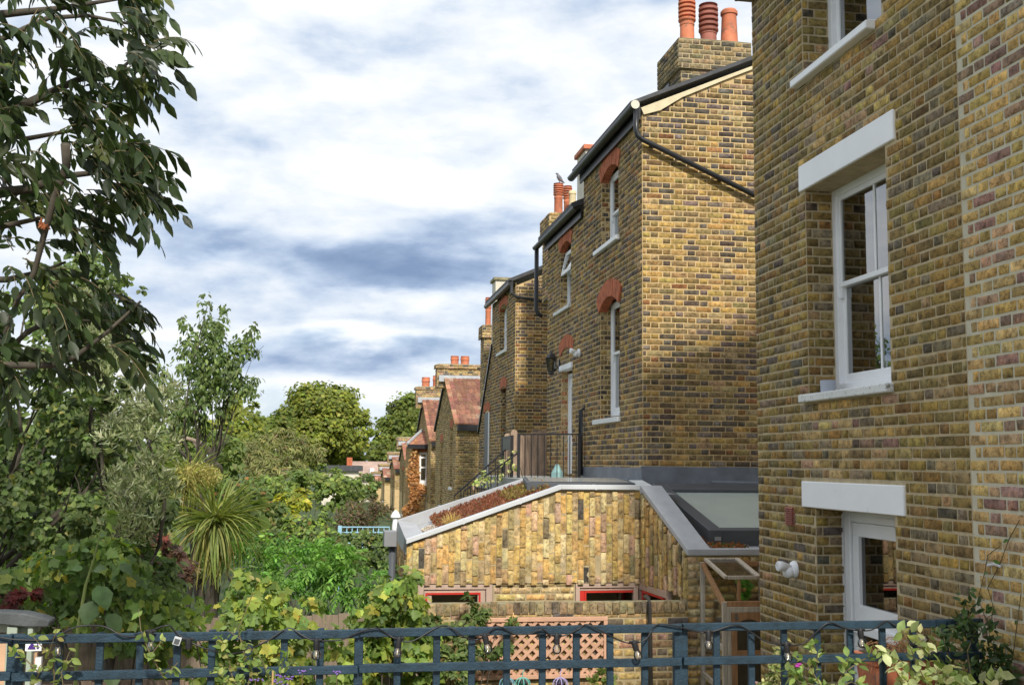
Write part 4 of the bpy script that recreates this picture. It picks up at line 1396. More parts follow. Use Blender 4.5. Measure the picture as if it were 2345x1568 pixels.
# festoon lights
fs = empty("festoon_lights", (0, YT - .04, ZT), "black festoon cable with clear round bulbs looped along the blue trellis", "string lights")
cab = [(-40, 1448), (20, 1462), (90, 1465), (125, 1462), (160, 1440), (190, 1432), (240, 1434), (280, 1455), (312, 1456), (343, 1444), (385, 1431), (402, 1447), (430, 1466), (470, 1484), (520, 1496), (560, 1490), (610, 1468), (660, 1437), (690, 1453), (722, 1466), (780, 1464), (820, 1448), (860, 1437), (885, 1450), (912, 1464), (945, 1467), (1000, 1436), (1030, 1434), (1060, 1456), (1090, 1464), (1112, 1454), (1140, 1433), (1175, 1450), (1215, 1450), (1240, 1440), (1258, 1452), (1275, 1456), (1300, 1452), (1330, 1436), (1345, 1429), (1375, 1443), (1420, 1466), (1452, 1472), (1480, 1462), (1492, 1442), (1510, 1428), (1545, 1432), (1600, 1446), (1630, 1446), (1680, 1430), (1712, 1441), (1750, 1466), (1800, 1477), (1840, 1472), (1872, 1444), (1900, 1424), (1930, 1436), (1970, 1443), (2000, 1440), (2030, 1421), (2055, 1434), (2078, 1421), (2087, 1450), (2090, 1474)]
pts = [at(u, v, "Y", YT - .034 - .012 * math.sin(i * 2.1)) for i, (u, v) in enumerate(cab)]
sm = []
for i in range(len(pts) - 1):
    p0, p1, p2, p3 = pts[max(i - 1, 0)], pts[i], pts[i + 1], pts[min(i + 2, len(pts) - 1)]
    for t in (0, .33, .66):
        sm.append(.5 * ((2 * p1) + (p2 - p0) * t + (2 * p0 - 5 * p1 + 4 * p2 - p3) * t * t + (3 * p1 - p0 - 3 * p2 + p3) * t ** 3))
sm.append(pts[-1])
MB().tube(sm, .0042, 6).build("cable", BLACK, fs, smooth=True)
for i, (u, v, tx, ty) in enumerate(((135, 1458, .0, -1), (344, 1446, .12, -1), (725, 1466, 0, -1), (914, 1462, -.12, -1), (1110, 1454, .25, -1), (1275, 1454, 0, -1), (1452, 1470, .3, -1), (1622, 1446, 0, -1), (1800, 1474, .12, -1), (1970, 1442, .08, -1), (2090, 1474, .7, .3), (432, 1464, .05, -1))):
    p = at(u, v, "Y", YT - .05)
    d = np.array((tx, -.08, ty)); d /= np.linalg.norm(d)
    hd = MB().tube([p - d * .012, p + d * .0, p + d * .018, p + d * .042, p + d * .045], [.008, .0155, .0165, .0155, .013], 12)
    hd.tube([p + np.array((-.026, 0, .003)), p + np.array((.026, 0, .003))], .0065, 8)
    h = hd.build("lamp_holder", BLACK, fs, smooth=False)
    prof = [(.042, .012), (.05, .016), (.06, .0215), (.072, .0238), (.084, .0215), (.093, .013), (.096, .002)]
    if i == 11:
        continue
    MB().tube([p + d * a for a, _ in prof], [r for _, r in prof], 14).build("bulb", BULBG, h, smooth=True)
    MB().tube([p + d * .045, p + d * .06, p + d * .078], [.003, .0045, .0035], 6).build("filament", mat("warm_filament", (.75, .55, .3), .4, .1), h)

# ------------------------------------------------------------------ balcony, railings, fence and gate behind the garden room
tag(MB().box(2.75, XM - .03, 14.6, 20.25, 2.95, 3.17).build("balcony_floor", mat("concrete_slab", (.3, .3, .28), .9, .15, 5)), kind="structure")
rl = empty("railing", (3.4, 17, 3.17), "black metal balcony railing in front of the white door", "railing")
a, b = at(1188, 994, "Y", 17.0), at(1326, 994, "Y", 17.0)
zb0 = 3.17
MB().tube([(a[0], 17, a[2]), (b[0], 17, b[2])], .012, 6).build("top_rail", BLACK, rl)
for u in (1188, 1326):
    p = at(u, 1000, "Y", 17.0)
    box("post", BLACK, rl, p[0] - .022, p[0] + .022, 16.98, 17.02, zb0, a[2] + .01)
u = 1203
while u < 1320:
    p = at(u, 1000, "Y", 17.0)
    MB().tube([(p[0], 17, zb0), (p[0], 17, a[2] - .01)], .008, 5).build("baluster", BLACK, rl)
    u += 14.6
hr = empty("stair_rail", (2.4, 17.5, 0), "pair of black handrails sloping down beside the iron gate", "handrail")
for (u0, v0, u1, v1, Y) in ((1187, 1036, 1062, 1124, 17.05), (1166, 1022, 1040, 1135, 18.0)):
    a, b = at(u0, v0, "Y", Y), at(u1, v1, "Y", Y)
    MB().tube([a, b], .014, 6).build("handrail", BLACK, hr)
    for t in np.linspace(.0, 1, 9):
        p = a * (1 - t) + b * t
        MB().tube([p - (0, 0, .75), p], .009, 5).build("baluster", BLACK, hr)
gt = empty("iron_gate", (2.8, 18, 2.9), "small black barred iron gate at the top of the stairs", "gate")
p0, p1 = at(1152, 1000, "Y", 18.5), at(1172, 996, "Y", 17.3)
zt_ = p0[2]
m_ = MB()
for p in (p0, p1):
    m_.box(p[0] - .025, p[0] + .025, p[1] - .025, p[1] + .025, 2.6, zt_)
m_.bar((p0[0], p0[1], zt_ - .02), (p1[0], p1[1], zt_ - .02), .03, .04).bar((p0[0], p0[1], zt_ - .13), (p1[0], p1[1], zt_ - .13), .03, .2)
m_.build("gate_frame", BLACK, gt)
for t in np.linspace(.12, .88, 5):
    p = p0 * (1 - t) + p1 * t
    box("bar", BLACK, gt, p[0] - .007, p[0] + .007, p[1] - .008, p[1] + .008, 2.6, zt_ - .231)
bf = empty("board_fence", (3.4, 20.4, 2.6), "brown upright-board fence behind the black balcony railing", "fence")
for i, (u0, u1, v) in enumerate(((1155, 1169, 992), (1170, 1185, 984), (1186, 1200, 995), (1201, 1214, 992), (1215, 1229, 988), (1230, 1243, 986), (1244, 1257, 982), (1258, 1271, 978), (1272, 1285, 972))):
    a, b = at(u0, v, "Y", 20.32), at(u1, v, "Y", 20.32)
    x0, x1 = a[0], b[0]
    zt_ = a[2]
    m_ = MB().prism([(x0, 2.5), (x1, 2.5), (x1, zt_ - .04), ((x0 + x1) / 2 + .03, zt_), ((x0 + x1) / 2 - .03, zt_), (x0, zt_ - .04)], "Y", 20.30 + .006 * (i % 2), 20.325 + .006 * (i % 2))
    m_.build("board", BROWNW, bf)
MB().box(2.7, 3.95, 20.34, 20.39, 2.9, 3.0).build("fence_rail", BROWNW, bf)
a, b = at(1262, 1088, "Y", 17.6), at(1290, 1088, "Y", 17.6)
t = at(1276, 1062, "Y", 17.6)
r = (b[0] - a[0]) / 2
tag(MB().lathe(((a[0] + b[0]) / 2, 17.6, 3.172), [(r, 0), (r * .95, .08), (r * .7, (t[2] - 3.17) * .55), (r * .35, (t[2] - 3.17) * .92), (r * .12, t[2] - 3.17)], 14).build("parasol_cover", mat("pale_teal_cloth", (.25, .42, .42), .8, .15, 9.0)), "pale teal cone-shaped cover on the balcony by the white door", "cover")

# ------------------------------------------------------------------ fences in the gardens


def fence(name, label, x0, x1, y, ztop, m, bw=.125, hx=.0, z0=0.0):
    f = empty(name, ((x0 + x1) / 2, y, 0), label, "fence")
    x = x0
    k = 0
    while x < x1:
        dz = random.gauss(0, .008)
        MB().box(x, min(x + bw - .004, x1), y + .007 * (k % 2), y + .02 + .007 * (k % 2), z0, ztop + dz).build("board", m, f)
        x += bw
        k += 1
    box("rail", m, f, x0, x1, y + .03, y + .075, ztop - .25, ztop - .17)
    return f


fence("board_fence", "weathered grey-brown board fence between the green bushes and the yellow vine", -4.2, .93, 10.95, 1.93, GREYW)
fence("board_fence", "dark brown board fence seen low through the left half of the trellis", -4.3, -.9, 8.25, 1.86, BROWNW)
a, b = at(776, 1203, "Y", 30), at(892, 1203, "Y", 30)
bf = empty("trellis_fence", ((a[0] + b[0]) / 2, 30, 0), "pale blue trellis fence far off behind the small-leaved bush", "trellis")
PBL = mat("pale_blue_paint", (.30, .52, .66), .6, .1, 4)
z1 = a[2]
box("post", PBL, bf, a[0] - .02, a[0] + .08, 29.95, 30.05, 0, z1)
for k in range(5):
    box("rail", PBL, bf, a[0] + .09, b[0], 29.99, 30.01, z1 - .05 - k * .14, z1 - .02 - k * .14)
x = a[0] + .2
while x < b[0]:
    box("batten", PBL, bf, x, x + .025, 30.012, 30.03, 1.0, z1 - .02)
    x += .14

# ------------------------------------------------------------------ terraces further along the gardens
hc = empty("brick_house", (XM + 2.5, 25.5, 0), "third stock brick house with black gutters, beyond the white garden door", "house")
YC0, YC1, ZC = 23.77, 27.2, 7.28
op_c = [(24.95, 26.05, 6.0, 7.05), (24.95, 25.75, 3.2, 5.12)]
mb = MB()
slab(mb, (XM + .003, 0, 0), GY, NXm, YC0 + .003, YC1, 0, ZC, op_c, .3)
mb.box(XM + .3035, XM + 6, YC0 + .003, YC0 + .25, 0, ZC)
mb.prism([(XM + .003, ZC), (XM + 6, ZC), (XM + 6, ZC + sl_ * 6)], "Y", YC0 + .003, YC0 + .25)
# lower catslide part whose top runs down away from us
mb.prism([(YC1 + .002, 0), (29.4, 0), (29.4, 4.22), (YC1 + .002, 6.22)], "X", XM + .007, XM + .3)
mb.build("wall", MORTAR_M, hc)
B = lay((XM, 0, 0), GY, NXm, (YC0 + .004, YC1), 2.6, ZC, op_c) + lay((0, YC0, 0), GX, NYm, lambda z: (max(XM + .003, XM + (z - ZC) / sl_ + .1), XM + 1.4), 3.0, 7.9)
B += lay((XM, 0, 0), GY, NXm, lambda z: (YC1, min(29.4, 29.4 - (z - 4.22) * (29.4 - YC1) / 2.0)), 2.6, 6.2, [(27.5, 28.4, 2.5, 4.68)])
put_bricks(hc, B, MIDDLE, 300, simple=True)
for (a, b, c, d) in op_c:
    put_bricks(hc, lay((XM, b, 0), GX, NYm, (0, .15), c, d - .02), MIDDLE, 0, True, stuff_name="reveal_bricks")
seg_arch(hc, XM, 24.93, 26.07, 6.98, .12, .22, 9)
seg_arch(hc, XM, 24.93, 25.78, 5.08, .08, .22, 8)
seg_arch(hc, XM, 27.45, 28.45, 4.64, .1, .2, 8)
w = sash_window(hc, XM + .12, 24.95, 26.05, 6.02, 7.06, fw=.06)
MB().box(XM - .05, XM + .13, 24.9, 26.25, 5.93, 6.0).build("sill", OLDWHITE, w)
box("window", DGREY, hc, XM + .18, XM + .22, 24.95, 25.75, 3.2, 5.15)
wd_ = MB().box(XM - .02, XM + .002, 27.51, 27.60, 2.5, 4.66)
wd_.build("window", WHITE, hc)
box("door", DGREY, hc, XM - .0045, XM + .002, 27.63, 28.39, 2.5, 4.66)  # flush dark board painted in place of the dark recess, not a leaf
mono_roof(hc, XM - .17, ZC + .06, YC0 - .05, YC1 + .1, 4.6, .08)
MB().tube([(XM - .12, YC0 - .05, ZC + .05), (XM - .12, YC1 + .35, ZC + .05)], .06, 8).build("gutter", PITCH, hc)
MB().tube([(XM - .1, YC0 - .05, ZC + .0), (XM - .1, YC0 - .07, ZC - .18), (XM + 0, YC0 - .08, ZC - .26), (XM + 1.3, YC0 - .08, 6.85)], .036, 8).build("downpipe", PITCH, hc)
MB().prism([(YC1 - .02, 6.22), (29.45, 4.15), (29.45, 4.27), (YC1 - .02, 6.34)], "X", XM - .04, XM + .3).build("verge", PITCH, hc)
a, b = at(1135, 668, "Y", 27.6), at(1160, 642, "Y", 27.6)
st = MB().box(a[0], a[0] + .8, 27.6, 28.2, a[2] - 2, b[2]).build("chimney_stack", CREAM, hc)
box("capping", LICHEN, st, a[0] - .05, a[0] + .85, 27.55, 28.25, b[2] + .001, b[2] + .07)
YK = 30.2
a, b = at(1104, 760, "Y", YK), at(1134, 748, "Y", YK)
st = chimney(hc, a[0] + .06, b[0] + .4, YK, YK + .7, 5.0, b[2], .3, .06, simple=True, ns=0, mort=MORTAR_G, pal=GARDEN)
a2, t2 = at(1111, 740, "Y", YK + .3), at(1125, 683, "Y", YK + .3)
pot(st, (a2[0] + t2[0]) / 2, YK + .3, b[2] + .02, t2[2] - b[2], (t2[0] - a2[0]) / 2, "louvre", TERRA)

# tiles -----------------------------------------------------------------
TV, TF = [], []
for i in range(5):
    x = i / 4
    h = .22 * math.sin(math.pi * x) ** 2 if i else 0
    for y, dz in ((0, 0), (1.08, -.25)):
        TV.append((x, y, h + dz + .5))
    TV.append((x, 0, h * .3 - .35))
for i in range(4):
    a, b = i * 3, (i + 1) * 3
    TF += [(a, b, b + 1, a + 1), (a + 2, b + 2, b, a)]
TV, TF = np.array(TV, float), np.array(TF)
TILEM = npmesh("tile", TV, [TF])
TILEC = [((.27, .135, .09), 3), ((.24, .115, .085), 2.4), ((.31, .165, .11), 2), ((.36, .25, .19), .45), ((.22, .105, .08), 1)]
tmat_o, tmat_a = brickmat("obj"), brickmat("attr")
TILEM.materials.append(tmat_o)


def tiled(parent, x0, x1, y0, z0, y1, z1, tw, nrow, single, name="tile"):
    """roof slope rising from (y0,z0) to (y1,z1), courses of rolled tiles"""
    L = math.hypot(y1 - y0, z1 - z0)
    dy, dz = (y1 - y0) / L, (z1 - z0) / L
    rh_ = L / nrow
    n = int(round((x1 - x0) / tw))
    V, F, C, base = [], [], [], 0
    for r in range(nrow):
        for k in range(n):
            c = pick(TILEC, 1)[0] * (.9 if k else 1.25)
            j = random.gauss(0, .006)
            mw = Matrix(((tw * .98, 0, 0, x0 + k * tw), (0, dy * rh_, -dz * .05, y0 + dy * rh_ * r + j), (0, dz * rh_, dy * .05, z0 + dz * rh_ * r + .012), (0, 0, 0, 1)))
            if single:
                o = bpy.data.objects.new(name, TILEM)
                o.color = (*c, 1)
                COL.objects.link(o)
                o.parent = parent
                o.matrix_local = mw
            else:
                A = np.array(mw)
                V.append(TV @ A[:3, :3].T + A[:3, 3])
                F.append(TF + base)
                C.append(np.repeat(c[None], len(TV), 0))
                base += len(TV)
    if V:
        o = link("roof_tiles", npmesh("roof_tiles", np.concatenate(V), [np.concatenate(F)], np.concatenate(C)), tmat_a, parent)
        o["kind"] = "stuff"


def rear_wing(label, Y0, Yr, Y1, ze, zr, X=4.05, wins=(), single=False, stack=True, pots=(), nrow=11, tw=.15, pal=FARB, far=False, depth_=4.0):
    """two-storey rear wing, gable towards the gardens, tiled slope towards the camera"""
    h = empty("terraced_house", (X + 2, (Y0 + Y1) / 2, 0), label, "house")
    mb = MB()
    slab(mb, (X + .003, 0, 0), GY, NXm, Y0 + .007, Y1, 0, ze, [w[:4] for w in wins], .3)
    mb.prism([(Y1, ze + .001), (Yr, zr), (Y0 + .007, ze + .001)], "X", X + .007, X + depth_)
    mb.box(X + .3035, X + depth_, Y0 + .007, Y0 + .25, 0, ze).box(X + .3035, X + depth_, Y1 - .25, Y1, 0, ze)
    mb.build("wall", MORTAR_M, h)

    def gx(z):
        if z < ze:
            return (Y0, Y1)
        f = (z - ze) / (zr - ze)
        return (Y0 + (Yr - Y0) * f + .05, Y1 - (Y1 - Yr) * f - .05)
    ops = [(a, b, c, d) for a, b, c, d in wins]
    B = lay((X, 0, 0), GY, NXm, gx, 1.8, zr - .08, ops) + lay((0, Y0, 0), GX, NYm, (X, X + 1.8), 1.8, ze - .12)
    put_bricks(h, B, pal, 0, True)
    rf = MB().add([(X - .06, Y0 - .12, ze - .04), (X + depth_, Y0 - .12, ze - .04), (X + depth_, Yr, zr + .02), (X - .06, Yr, zr + .02), (X - .06, Y1 + .1, ze - .04), (X + depth_, Y1 + .1, ze - .04)],
                  [(0, 1, 2, 3), (3, 2, 5, 4)]).build("roof", TILE, h)
    tiled(rf, X - .08, X + 2.0, Y0 - .13, ze - .02, Yr - .02, zr + .03, tw, nrow, single)
    box("gutter", PITCH, h, X + .02, X + 3, Y0 - .22, Y0 - .02, ze - .24, ze - .05)
    MB().prism([(Yr, zr + .0), (Y1 + .12, ze - .1), (Y1 + .12, ze + .02), (Yr, zr + .12)], "X", X - .07, X + .02).build("verge", PITCH, h)
    for (a, b, c, d) in wins:
        w = MB().box(X + .12, X + .19, a, a + .08, c, d).box(X + .12, X + .19, b - .08, b, c, d).box(X + .12, X + .19, a + .08, b - .08, d - .08, d).box(X + .12, X + .19, a + .08, b - .08, c, c + .08).box(X + .12, X + .19, a + .08, b - .08, (c + d) / 2 - .03, (c + d) / 2 + .03)
        wo_ = w.build("window", WHITE, h)
        box("pane", GLASSD, wo_, X + .15, X + .16, a + .07, b - .07, c + .07, d - .07)
        box("sill", OLDWHITE, wo_, X - .05, X + .12, a - .05, b + .05, c - .09, c)
        put_bricks(h, lay((X, b, 0), GX, NYm, (0, .12), c, d - .02), pal, 0, True, stuff_name="reveal_bricks")
        seg_arch(h, X, a - .02, b + .02, d - .02, .08, .24, 7, depth=.02)
    if stack:
        st = chimney(h, X - .32, X + 1.9, Yr + .0, Yr + .55, zr - .3, zr + stack, .1, .05, True, 0, MORTAR_G, GARDEN, crown=.05)
        box("lead_apron", mat("pale_lead", (.40, .42, .44), .5, .2, 6), h, X - .25, X + 1.85, Yr - .12, Yr - .06, zr - .10, zr + .12)
        for (dx, r, hh) in pots:
            pot(st, X + dx, Yr + .27, zr + stack + .02, hh, r, "squat", TERRA)
    return h


rear_wing("gabled terrace house with red rolled-tile roof and two squat pots", 34.66, 37.9, 41.2, 4.62, 6.25, stack=.48, single=True, tw=.15, pots=((.32, .14, .32), (.68, .15, .32)),
          wins=((35.6, 36.3, 2.6, 4.5), (38.6, 39.4, 1.9, 4.1)))
a = at(987, 1008, "X", XM)
rear_wing("smaller gabled terrace house with red tile roof behind the creeper-clad bay", a[1], a[1] + 3.6, a[1] + 7.2, a[2], a[2] + 1.75, stack=.55, pots=((.1, .17, .42), (.55, .15, .5)), nrow=12)
# creeper-clad bay with a hipped roof
YB_ = a[1] + 1.6
p0, p1 = at(944, 1020, "Y", YB_), at(979, 1020, "Y", YB_)
bw = empty("bay_house", ((p0[0] + p1[0]) / 2, YB_, 0), "sunlit brick bay with hipped slate roof and orange creeper on its corner", "house")
bx0, bx1, bz = p0[0], p1[0], p0[2]
w0, w1 = at(961, 1035, "Y", YB_), at(977, 1105, "Y", YB_)
mb = MB()
slab(mb, (0, YB_ + .003, 0), GX, NYm, bx0 + .007, bx1, 0, bz, [(w0[0], w1[0], w1[2], w0[2])], .25)
mb.box(bx0 + .007, bx0 + .2, YB_ + .26, YB_ + 3.5, 0, bz)
mb.build("wall", MORTAR_G, bw)
put_bricks(bw, lay((0, YB_, 0), GX, NYm, (bx0, bx1), .5, bz - .1, [(w0[0], w1[0], w1[2], w0[2] + .25)]) + lay((bx0, 0, 0), GY, NXm, (YB_, YB_ + 3.5), .5, bz - .1), [((.55, .36, .15), 3), ((.5, .27, .12), 2), ((.46, .33, .15), 2)], 0, True)
m_ = MB()
k = w0[0] - .02
while k < w1[0]:
    m_.box(k, k + .062, YB_ - .01, YB_ + .1, w0[2], w0[2] + .24)
    k += .073
m_.build("brick_lintel", REDBRICK, bw)
m_ = MB()
for (x, xx, z, zz) in ((w0[0], w0[0] + .07, w1[2], w0[2]), (w1[0] - .05, w1[0], w1[2], w0[2]), (w0[0] + .07, w1[0] - .05, w0[2] - .08, w0[2]), (w0[0] + .07, w1[0] - .05, w1[2], w1[2] + .1), (w0[0] + .07, w1[0] - .05, w1[2] + (w0[2] - w1[2]) * .47, w1[2] + (w0[2] - w1[2]) * .53), (w0[0] + .07, w1[0] - .05, w1[2] + (w0[2] - w1[2]) * .80, w1[2] + (w0[2] - w1[2]) * .85)):
    m_.box(x, xx, YB_ + .04, YB_ + .1, z, zz)
bwi = m_.build("window", WHITE, bw)
box("pane", GLASS, bwi, w0[0] + .06, w1[0] - .04, YB_ + .07, YB_ + .075, w1[2] + .05, w0[2] - .05)
box("sill", OLDWHITE, bwi, w0[0] - .06, w1[0] + .06, YB_ - .05, YB_ + .03, w1[2] - .1, w1[2])
box("room_lining", PLASTER, bw, bx0 + .25, bx1, YB_ + .6, YB_ + .7, 1, bz)
e0 = at(933, 1012, "Y", YB_ - .2)
t0 = at(972, 986, "Y", YB_ + 1.4)
rf = MB()
xs0, xs1 = e0[0], bx1 + .1
rf.add([(xs0, YB_ - .25, bz + .05), (xs1, YB_ - .25, bz + .05), (xs1, YB_ + 1.5, t0[2]), (t0[0] - .1, YB_ + 1.5, t0[2]), (xs0, YB_ + 3.6, bz + .05), (t0[0] - .1, YB_ + 3.6, t0[2])], [(0, 1, 2, 3), (0, 3, 5, 4)])
br = rf.build("roof", TILE, bw)
MB().tube([(xs0, YB_ - .25, bz + .07), (t0[0] - .1, YB_ + 1.5, t0[2] + .02)], .06, 6).tube([(xs1 - .05, YB_ - .25, bz + .07), (xs1 - .05, YB_ + 1.5, t0[2] + .02)], .06, 6).build("lead_hip", mat("pale_lead", (.40, .42, .44)), br)
box("gutter", PITCH, bw, xs0, xs1, YB_ - .32, YB_ - .2, bz - .12, bz + .05)
a, b = at(965, 1150, "Y", YB_ - .06), at(978, 1132, "Y", YB_ - .06)
MB().tube([(b[0] - .3, YB_ - .05, b[2]), (b[0], YB_ - .05, b[2]), (b[0], YB_ - .05, b[2] - 1.4)], .04, 8).build("waste_pipe", WHITE, bw)
for Y0, ze_, zr_, lab in ((56.5, 3.5, 4.35, "distant terrace house just past the creeper-clad bay"), (65, 3.0, 3.65, "second distant terrace house beyond the creeper-clad bay"), (76, 2.35, 2.9, "third distant terrace house beyond the creeper-clad bay"), (88, 1.7, 2.25, "farthest small terrace house at the end of the row")):
    rear_wing(lab, Y0, Y0 + 2.2, Y0 + 4.4, ze_, zr_, stack=.3, nrow=7, tw=.25, wins=((Y0 + 1.2, Y0 + 2.2, .7, ze_ - .6),))
# houses across the end of the gardens
p0, p1 = at(742, 1092, "Y", 94), at(905, 1062, "Y", 94)
eh = empty("row_house", ((p0[0] + p1[0]) / 2, 95, 0), "far low house with long pink tiled roof and white rooflight under the big trees", "house")
x0, x1 = at(815, 1080, "Y", 94)[0], p1[0] + 6
MB().box(x0, x1, 95, 99, 0, p0[2] + .2).build("wall", CREAM, eh)
PK = mat("pink_grey_roof_tile", (.42, .30, .25), .85, .2, 1.2)
rf = MB().add([(x0 - .3, 94.4, p0[2]), (x1, 94.4, p0[2]), (x1, 98, p1[2] + .2), (x0 - .3, 98, p1[2] + .2)], [(0, 1, 2, 3)]).build("roof", PK, eh)
q0, q1 = at(846, 1085, "Y", 95.5), at(856, 1072, "Y", 95.5)
box("rooflight", WHITE, rf, q0[0], q1[0], 94.6, 96.5, q0[2], q1[2])
eh2 = empty("row_house", (p0[0], 88, 0), "far dark flat-roofed house with a red chimney, left of the pink roof", "house")
q0, q1 = at(738, 1078, "Y", 86), at(822, 1066, "Y", 86)
MB().box(q0[0], q1[0], 86, 91, 0, q0[2]).build("wall", CREAM, eh2)
box("roof", SLATE, eh2, q0[0] - .3, q1[0] + .3, 85.7, 91.3, q0[2] + .01, q1[2])
a, b = at(794, 1068, "Y", 88), at(807, 1047, "Y", 88)
box("chimney", REDBRICK, eh2, a[0], b[0], 88, 89, a[2] - .5, b[2])

# ------------------------------------------------------------------ foliage
def tpl_ovate(w=.30, fold=.06):
    V = np.array([(0, 0, 0), (.2, w * .75, fold), (.5, w, fold * 1.2), (.8, w * .5, fold * .5), (1, 0, -.05), (.8, -w * .5, fold * .5), (.5, -w, fold * 1.2), (.2, -w * .75, fold), (.45, 0, 0)])
    F = np.array([(8, 0, 7), (8, 7, 6), (8, 6, 5), (8, 5, 4), (8, 4, 3), (8, 3, 2), (8, 2, 1), (8, 1, 0)])
    return V, F


def tpl_curl(w=.2, fold=.05, bend=.16, skew=.05):
    V, F = tpl_ovate(w, fold)
    V = V.copy()
    V[:, 2] -= bend * V[:, 0] ** 2
    V[:, 1] += skew * V[:, 0] ** 2
    return V, F


def tpl_quad(w=.34):
    V = np.array([(0, 0, 0), (.45, w, .07), (1, 0, -.03), (.45, -w, .07)])
    return V, np.array([(0, 2, 1), (0, 3, 2)])


def tpl_lobed(seed=0, n=5, deep=.45):
    """palmate leaf: n pointed lobes with a tooth on each side, notch at the stalk"""
    r = np.random.default_rng(seed)
    ang = np.linspace(-2.25, 2.25, n)
    rr = {5: (.62, .86, 1.0, .86, .62), 7: (.5, .8, .95, 1.0, .95, .8, .5)}[n]
    out_ = [(.06, 0)]
    c = np.array((.34, 0))
    gap = ang[1] - ang[0]
    for i, a in enumerate(ang):
        L = rr[i] * .66
        for da, f in ((-.34, .74), (-.19, .90), (0, 1.0), (.19, .90), (.34, .74)):
            out_.append(tuple(c + L * f * (1 if f > .9 else 1 - deep * .35) * np.array((math.cos(a + da * gap), math.sin(a + da * gap))) * r.uniform(.95, 1.05)))
        if i < n - 1:
            am = a + gap / 2
            out_.append(tuple(c + .66 * (1 - deep) * (rr[i] + rr[i + 1]) / 2 * np.array((math.cos(am), math.sin(am)))))
    V = [(c[0], c[1], -.04)] + [(x, y, .05 * math.sin(6 * x + 3 * y) + .10 * abs(y)) for x, y in out_]
    k = len(out_)
    F = [(0, 1 + i, 1 + (i + 1) % k) for i in range(k)]
    return np.array(V), np.array(F)


def tpl_blade(w=.045, droop=.5, n=6):
    V, F = [], []
    for i in range(n + 1):
        t = i / n
        a = droop * 2.2 * t ** 1.6
        x = t * (1 - .28 * droop * t)
        z = -droop * .62 * t ** 2.2
        ww = w * (0.55 + .9 * t) * (1 - t ** 3) + .002
        V += [(x, ww, z + .012), (x, 0, z), (x, -ww, z + .012)]
    for i in range(n):
        a, b = i * 3, i * 3 + 3
        F += [(a, a + 1, b + 1), (a, b + 1, b), (a + 1, a + 2, b + 2), (a + 1, b + 2, b + 1)]
    return np.array(V), np.array(F)


OVATE, ROUND, LANCE, SLIM, QUAD = tpl_ovate(.27), tpl_ovate(.40, .08), tpl_ovate(.19, .05), tpl_quad(.13), tpl_quad(.36)
LOBED, PALM = tpl_lobed(1, 5, .24), tpl_lobed(2, 7, .62)


def frame(A, Nn):
    A = A / (np.linalg.norm(A, axis=1)[:, None] + 1e-9)
    Y = np.cross(Nn, A)
    Y /= np.linalg.norm(Y, axis=1)[:, None] + 1e-9
    Z = np.cross(A, Y)
    return np.stack([A, Y, Z], 2)      # columns


LEAFB = np.array((2.1, 2.0, 1.75))


def put_leaves(parent, tmpl, P, A, Nn, size, cols, mk="plain", nsingle=0, single="leaf", stuff="foliage", mkw=None):
    mkw = mkw or {}
    n = len(P)
    R = frame(A, Nn)
    d = P - EYE
    z = d @ FW
    sing = []
    if nsingle:
        uu = IW / 2 + FPX * (d @ RT) / z
        vv = IH / 2 - FPX * (d @ UP) / z
        app = size / z * (1 + .3 * RNG.random(n))
        # prefer the near side of the crown, where leaves are actually seen
        app[(uu < 0) | (uu > IW) | (vv < 0) | (vv > IH) | (z < .2)] = 0
        zl = np.quantile(z, min(1.0, 1.3 * nsingle / n)) if n > nsingle * 1.3 else 1e9
        app[z > zl] *= .5
        sing = [i for i in np.argsort(-app)[:nsingle] if app[i] > 0]
    V, F = tmpl
    cols = np.clip(cols * (1.0 if mk == "ash" else LEAFB), 0, .8)
    mask = np.ones(n, bool)
    mask[sing] = False
    if sing:
        me = npmesh(single, V, [F])
        me.materials.append(leafmat(mk, "obj", **mkw))
        inv = PW[parent.name].inverted() if parent.name in PW else Matrix.Identity(4)
        for i in sing:
            o = bpy.data.objects.new(single, me)
            o.color = (*cols[i], 1)
            COL.objects.link(o)
            o.parent = parent
            r = R[i] * size[i]
            o.matrix_local = inv @ Matrix(((*r[0], P[i][0]), (*r[1], P[i][1]), (*r[2], P[i][2]), (0, 0, 0, 1)))
    ii = np.where(mask)[0]
    if len(ii):
        W = np.einsum("nij,kj->nki", R[ii] * size[ii, None, None], V) + P[ii][:, None, :]
        FF = (F[None] + np.arange(len(ii))[:, None, None] * len(V)).reshape(-1, 3)
        o = link(stuff, npmesh(stuff, W.reshape(-1, 3), [FF], np.repeat(cols[ii], len(V), 0)), leafmat(mk, "attr", **mkw), parent)
        o["kind"] = "stuff"


def unit(n):
    v = RNG.normal(size=(n, 3))
    return v / np.linalg.norm(v, axis=1)[:, None]


DENS = 2.3


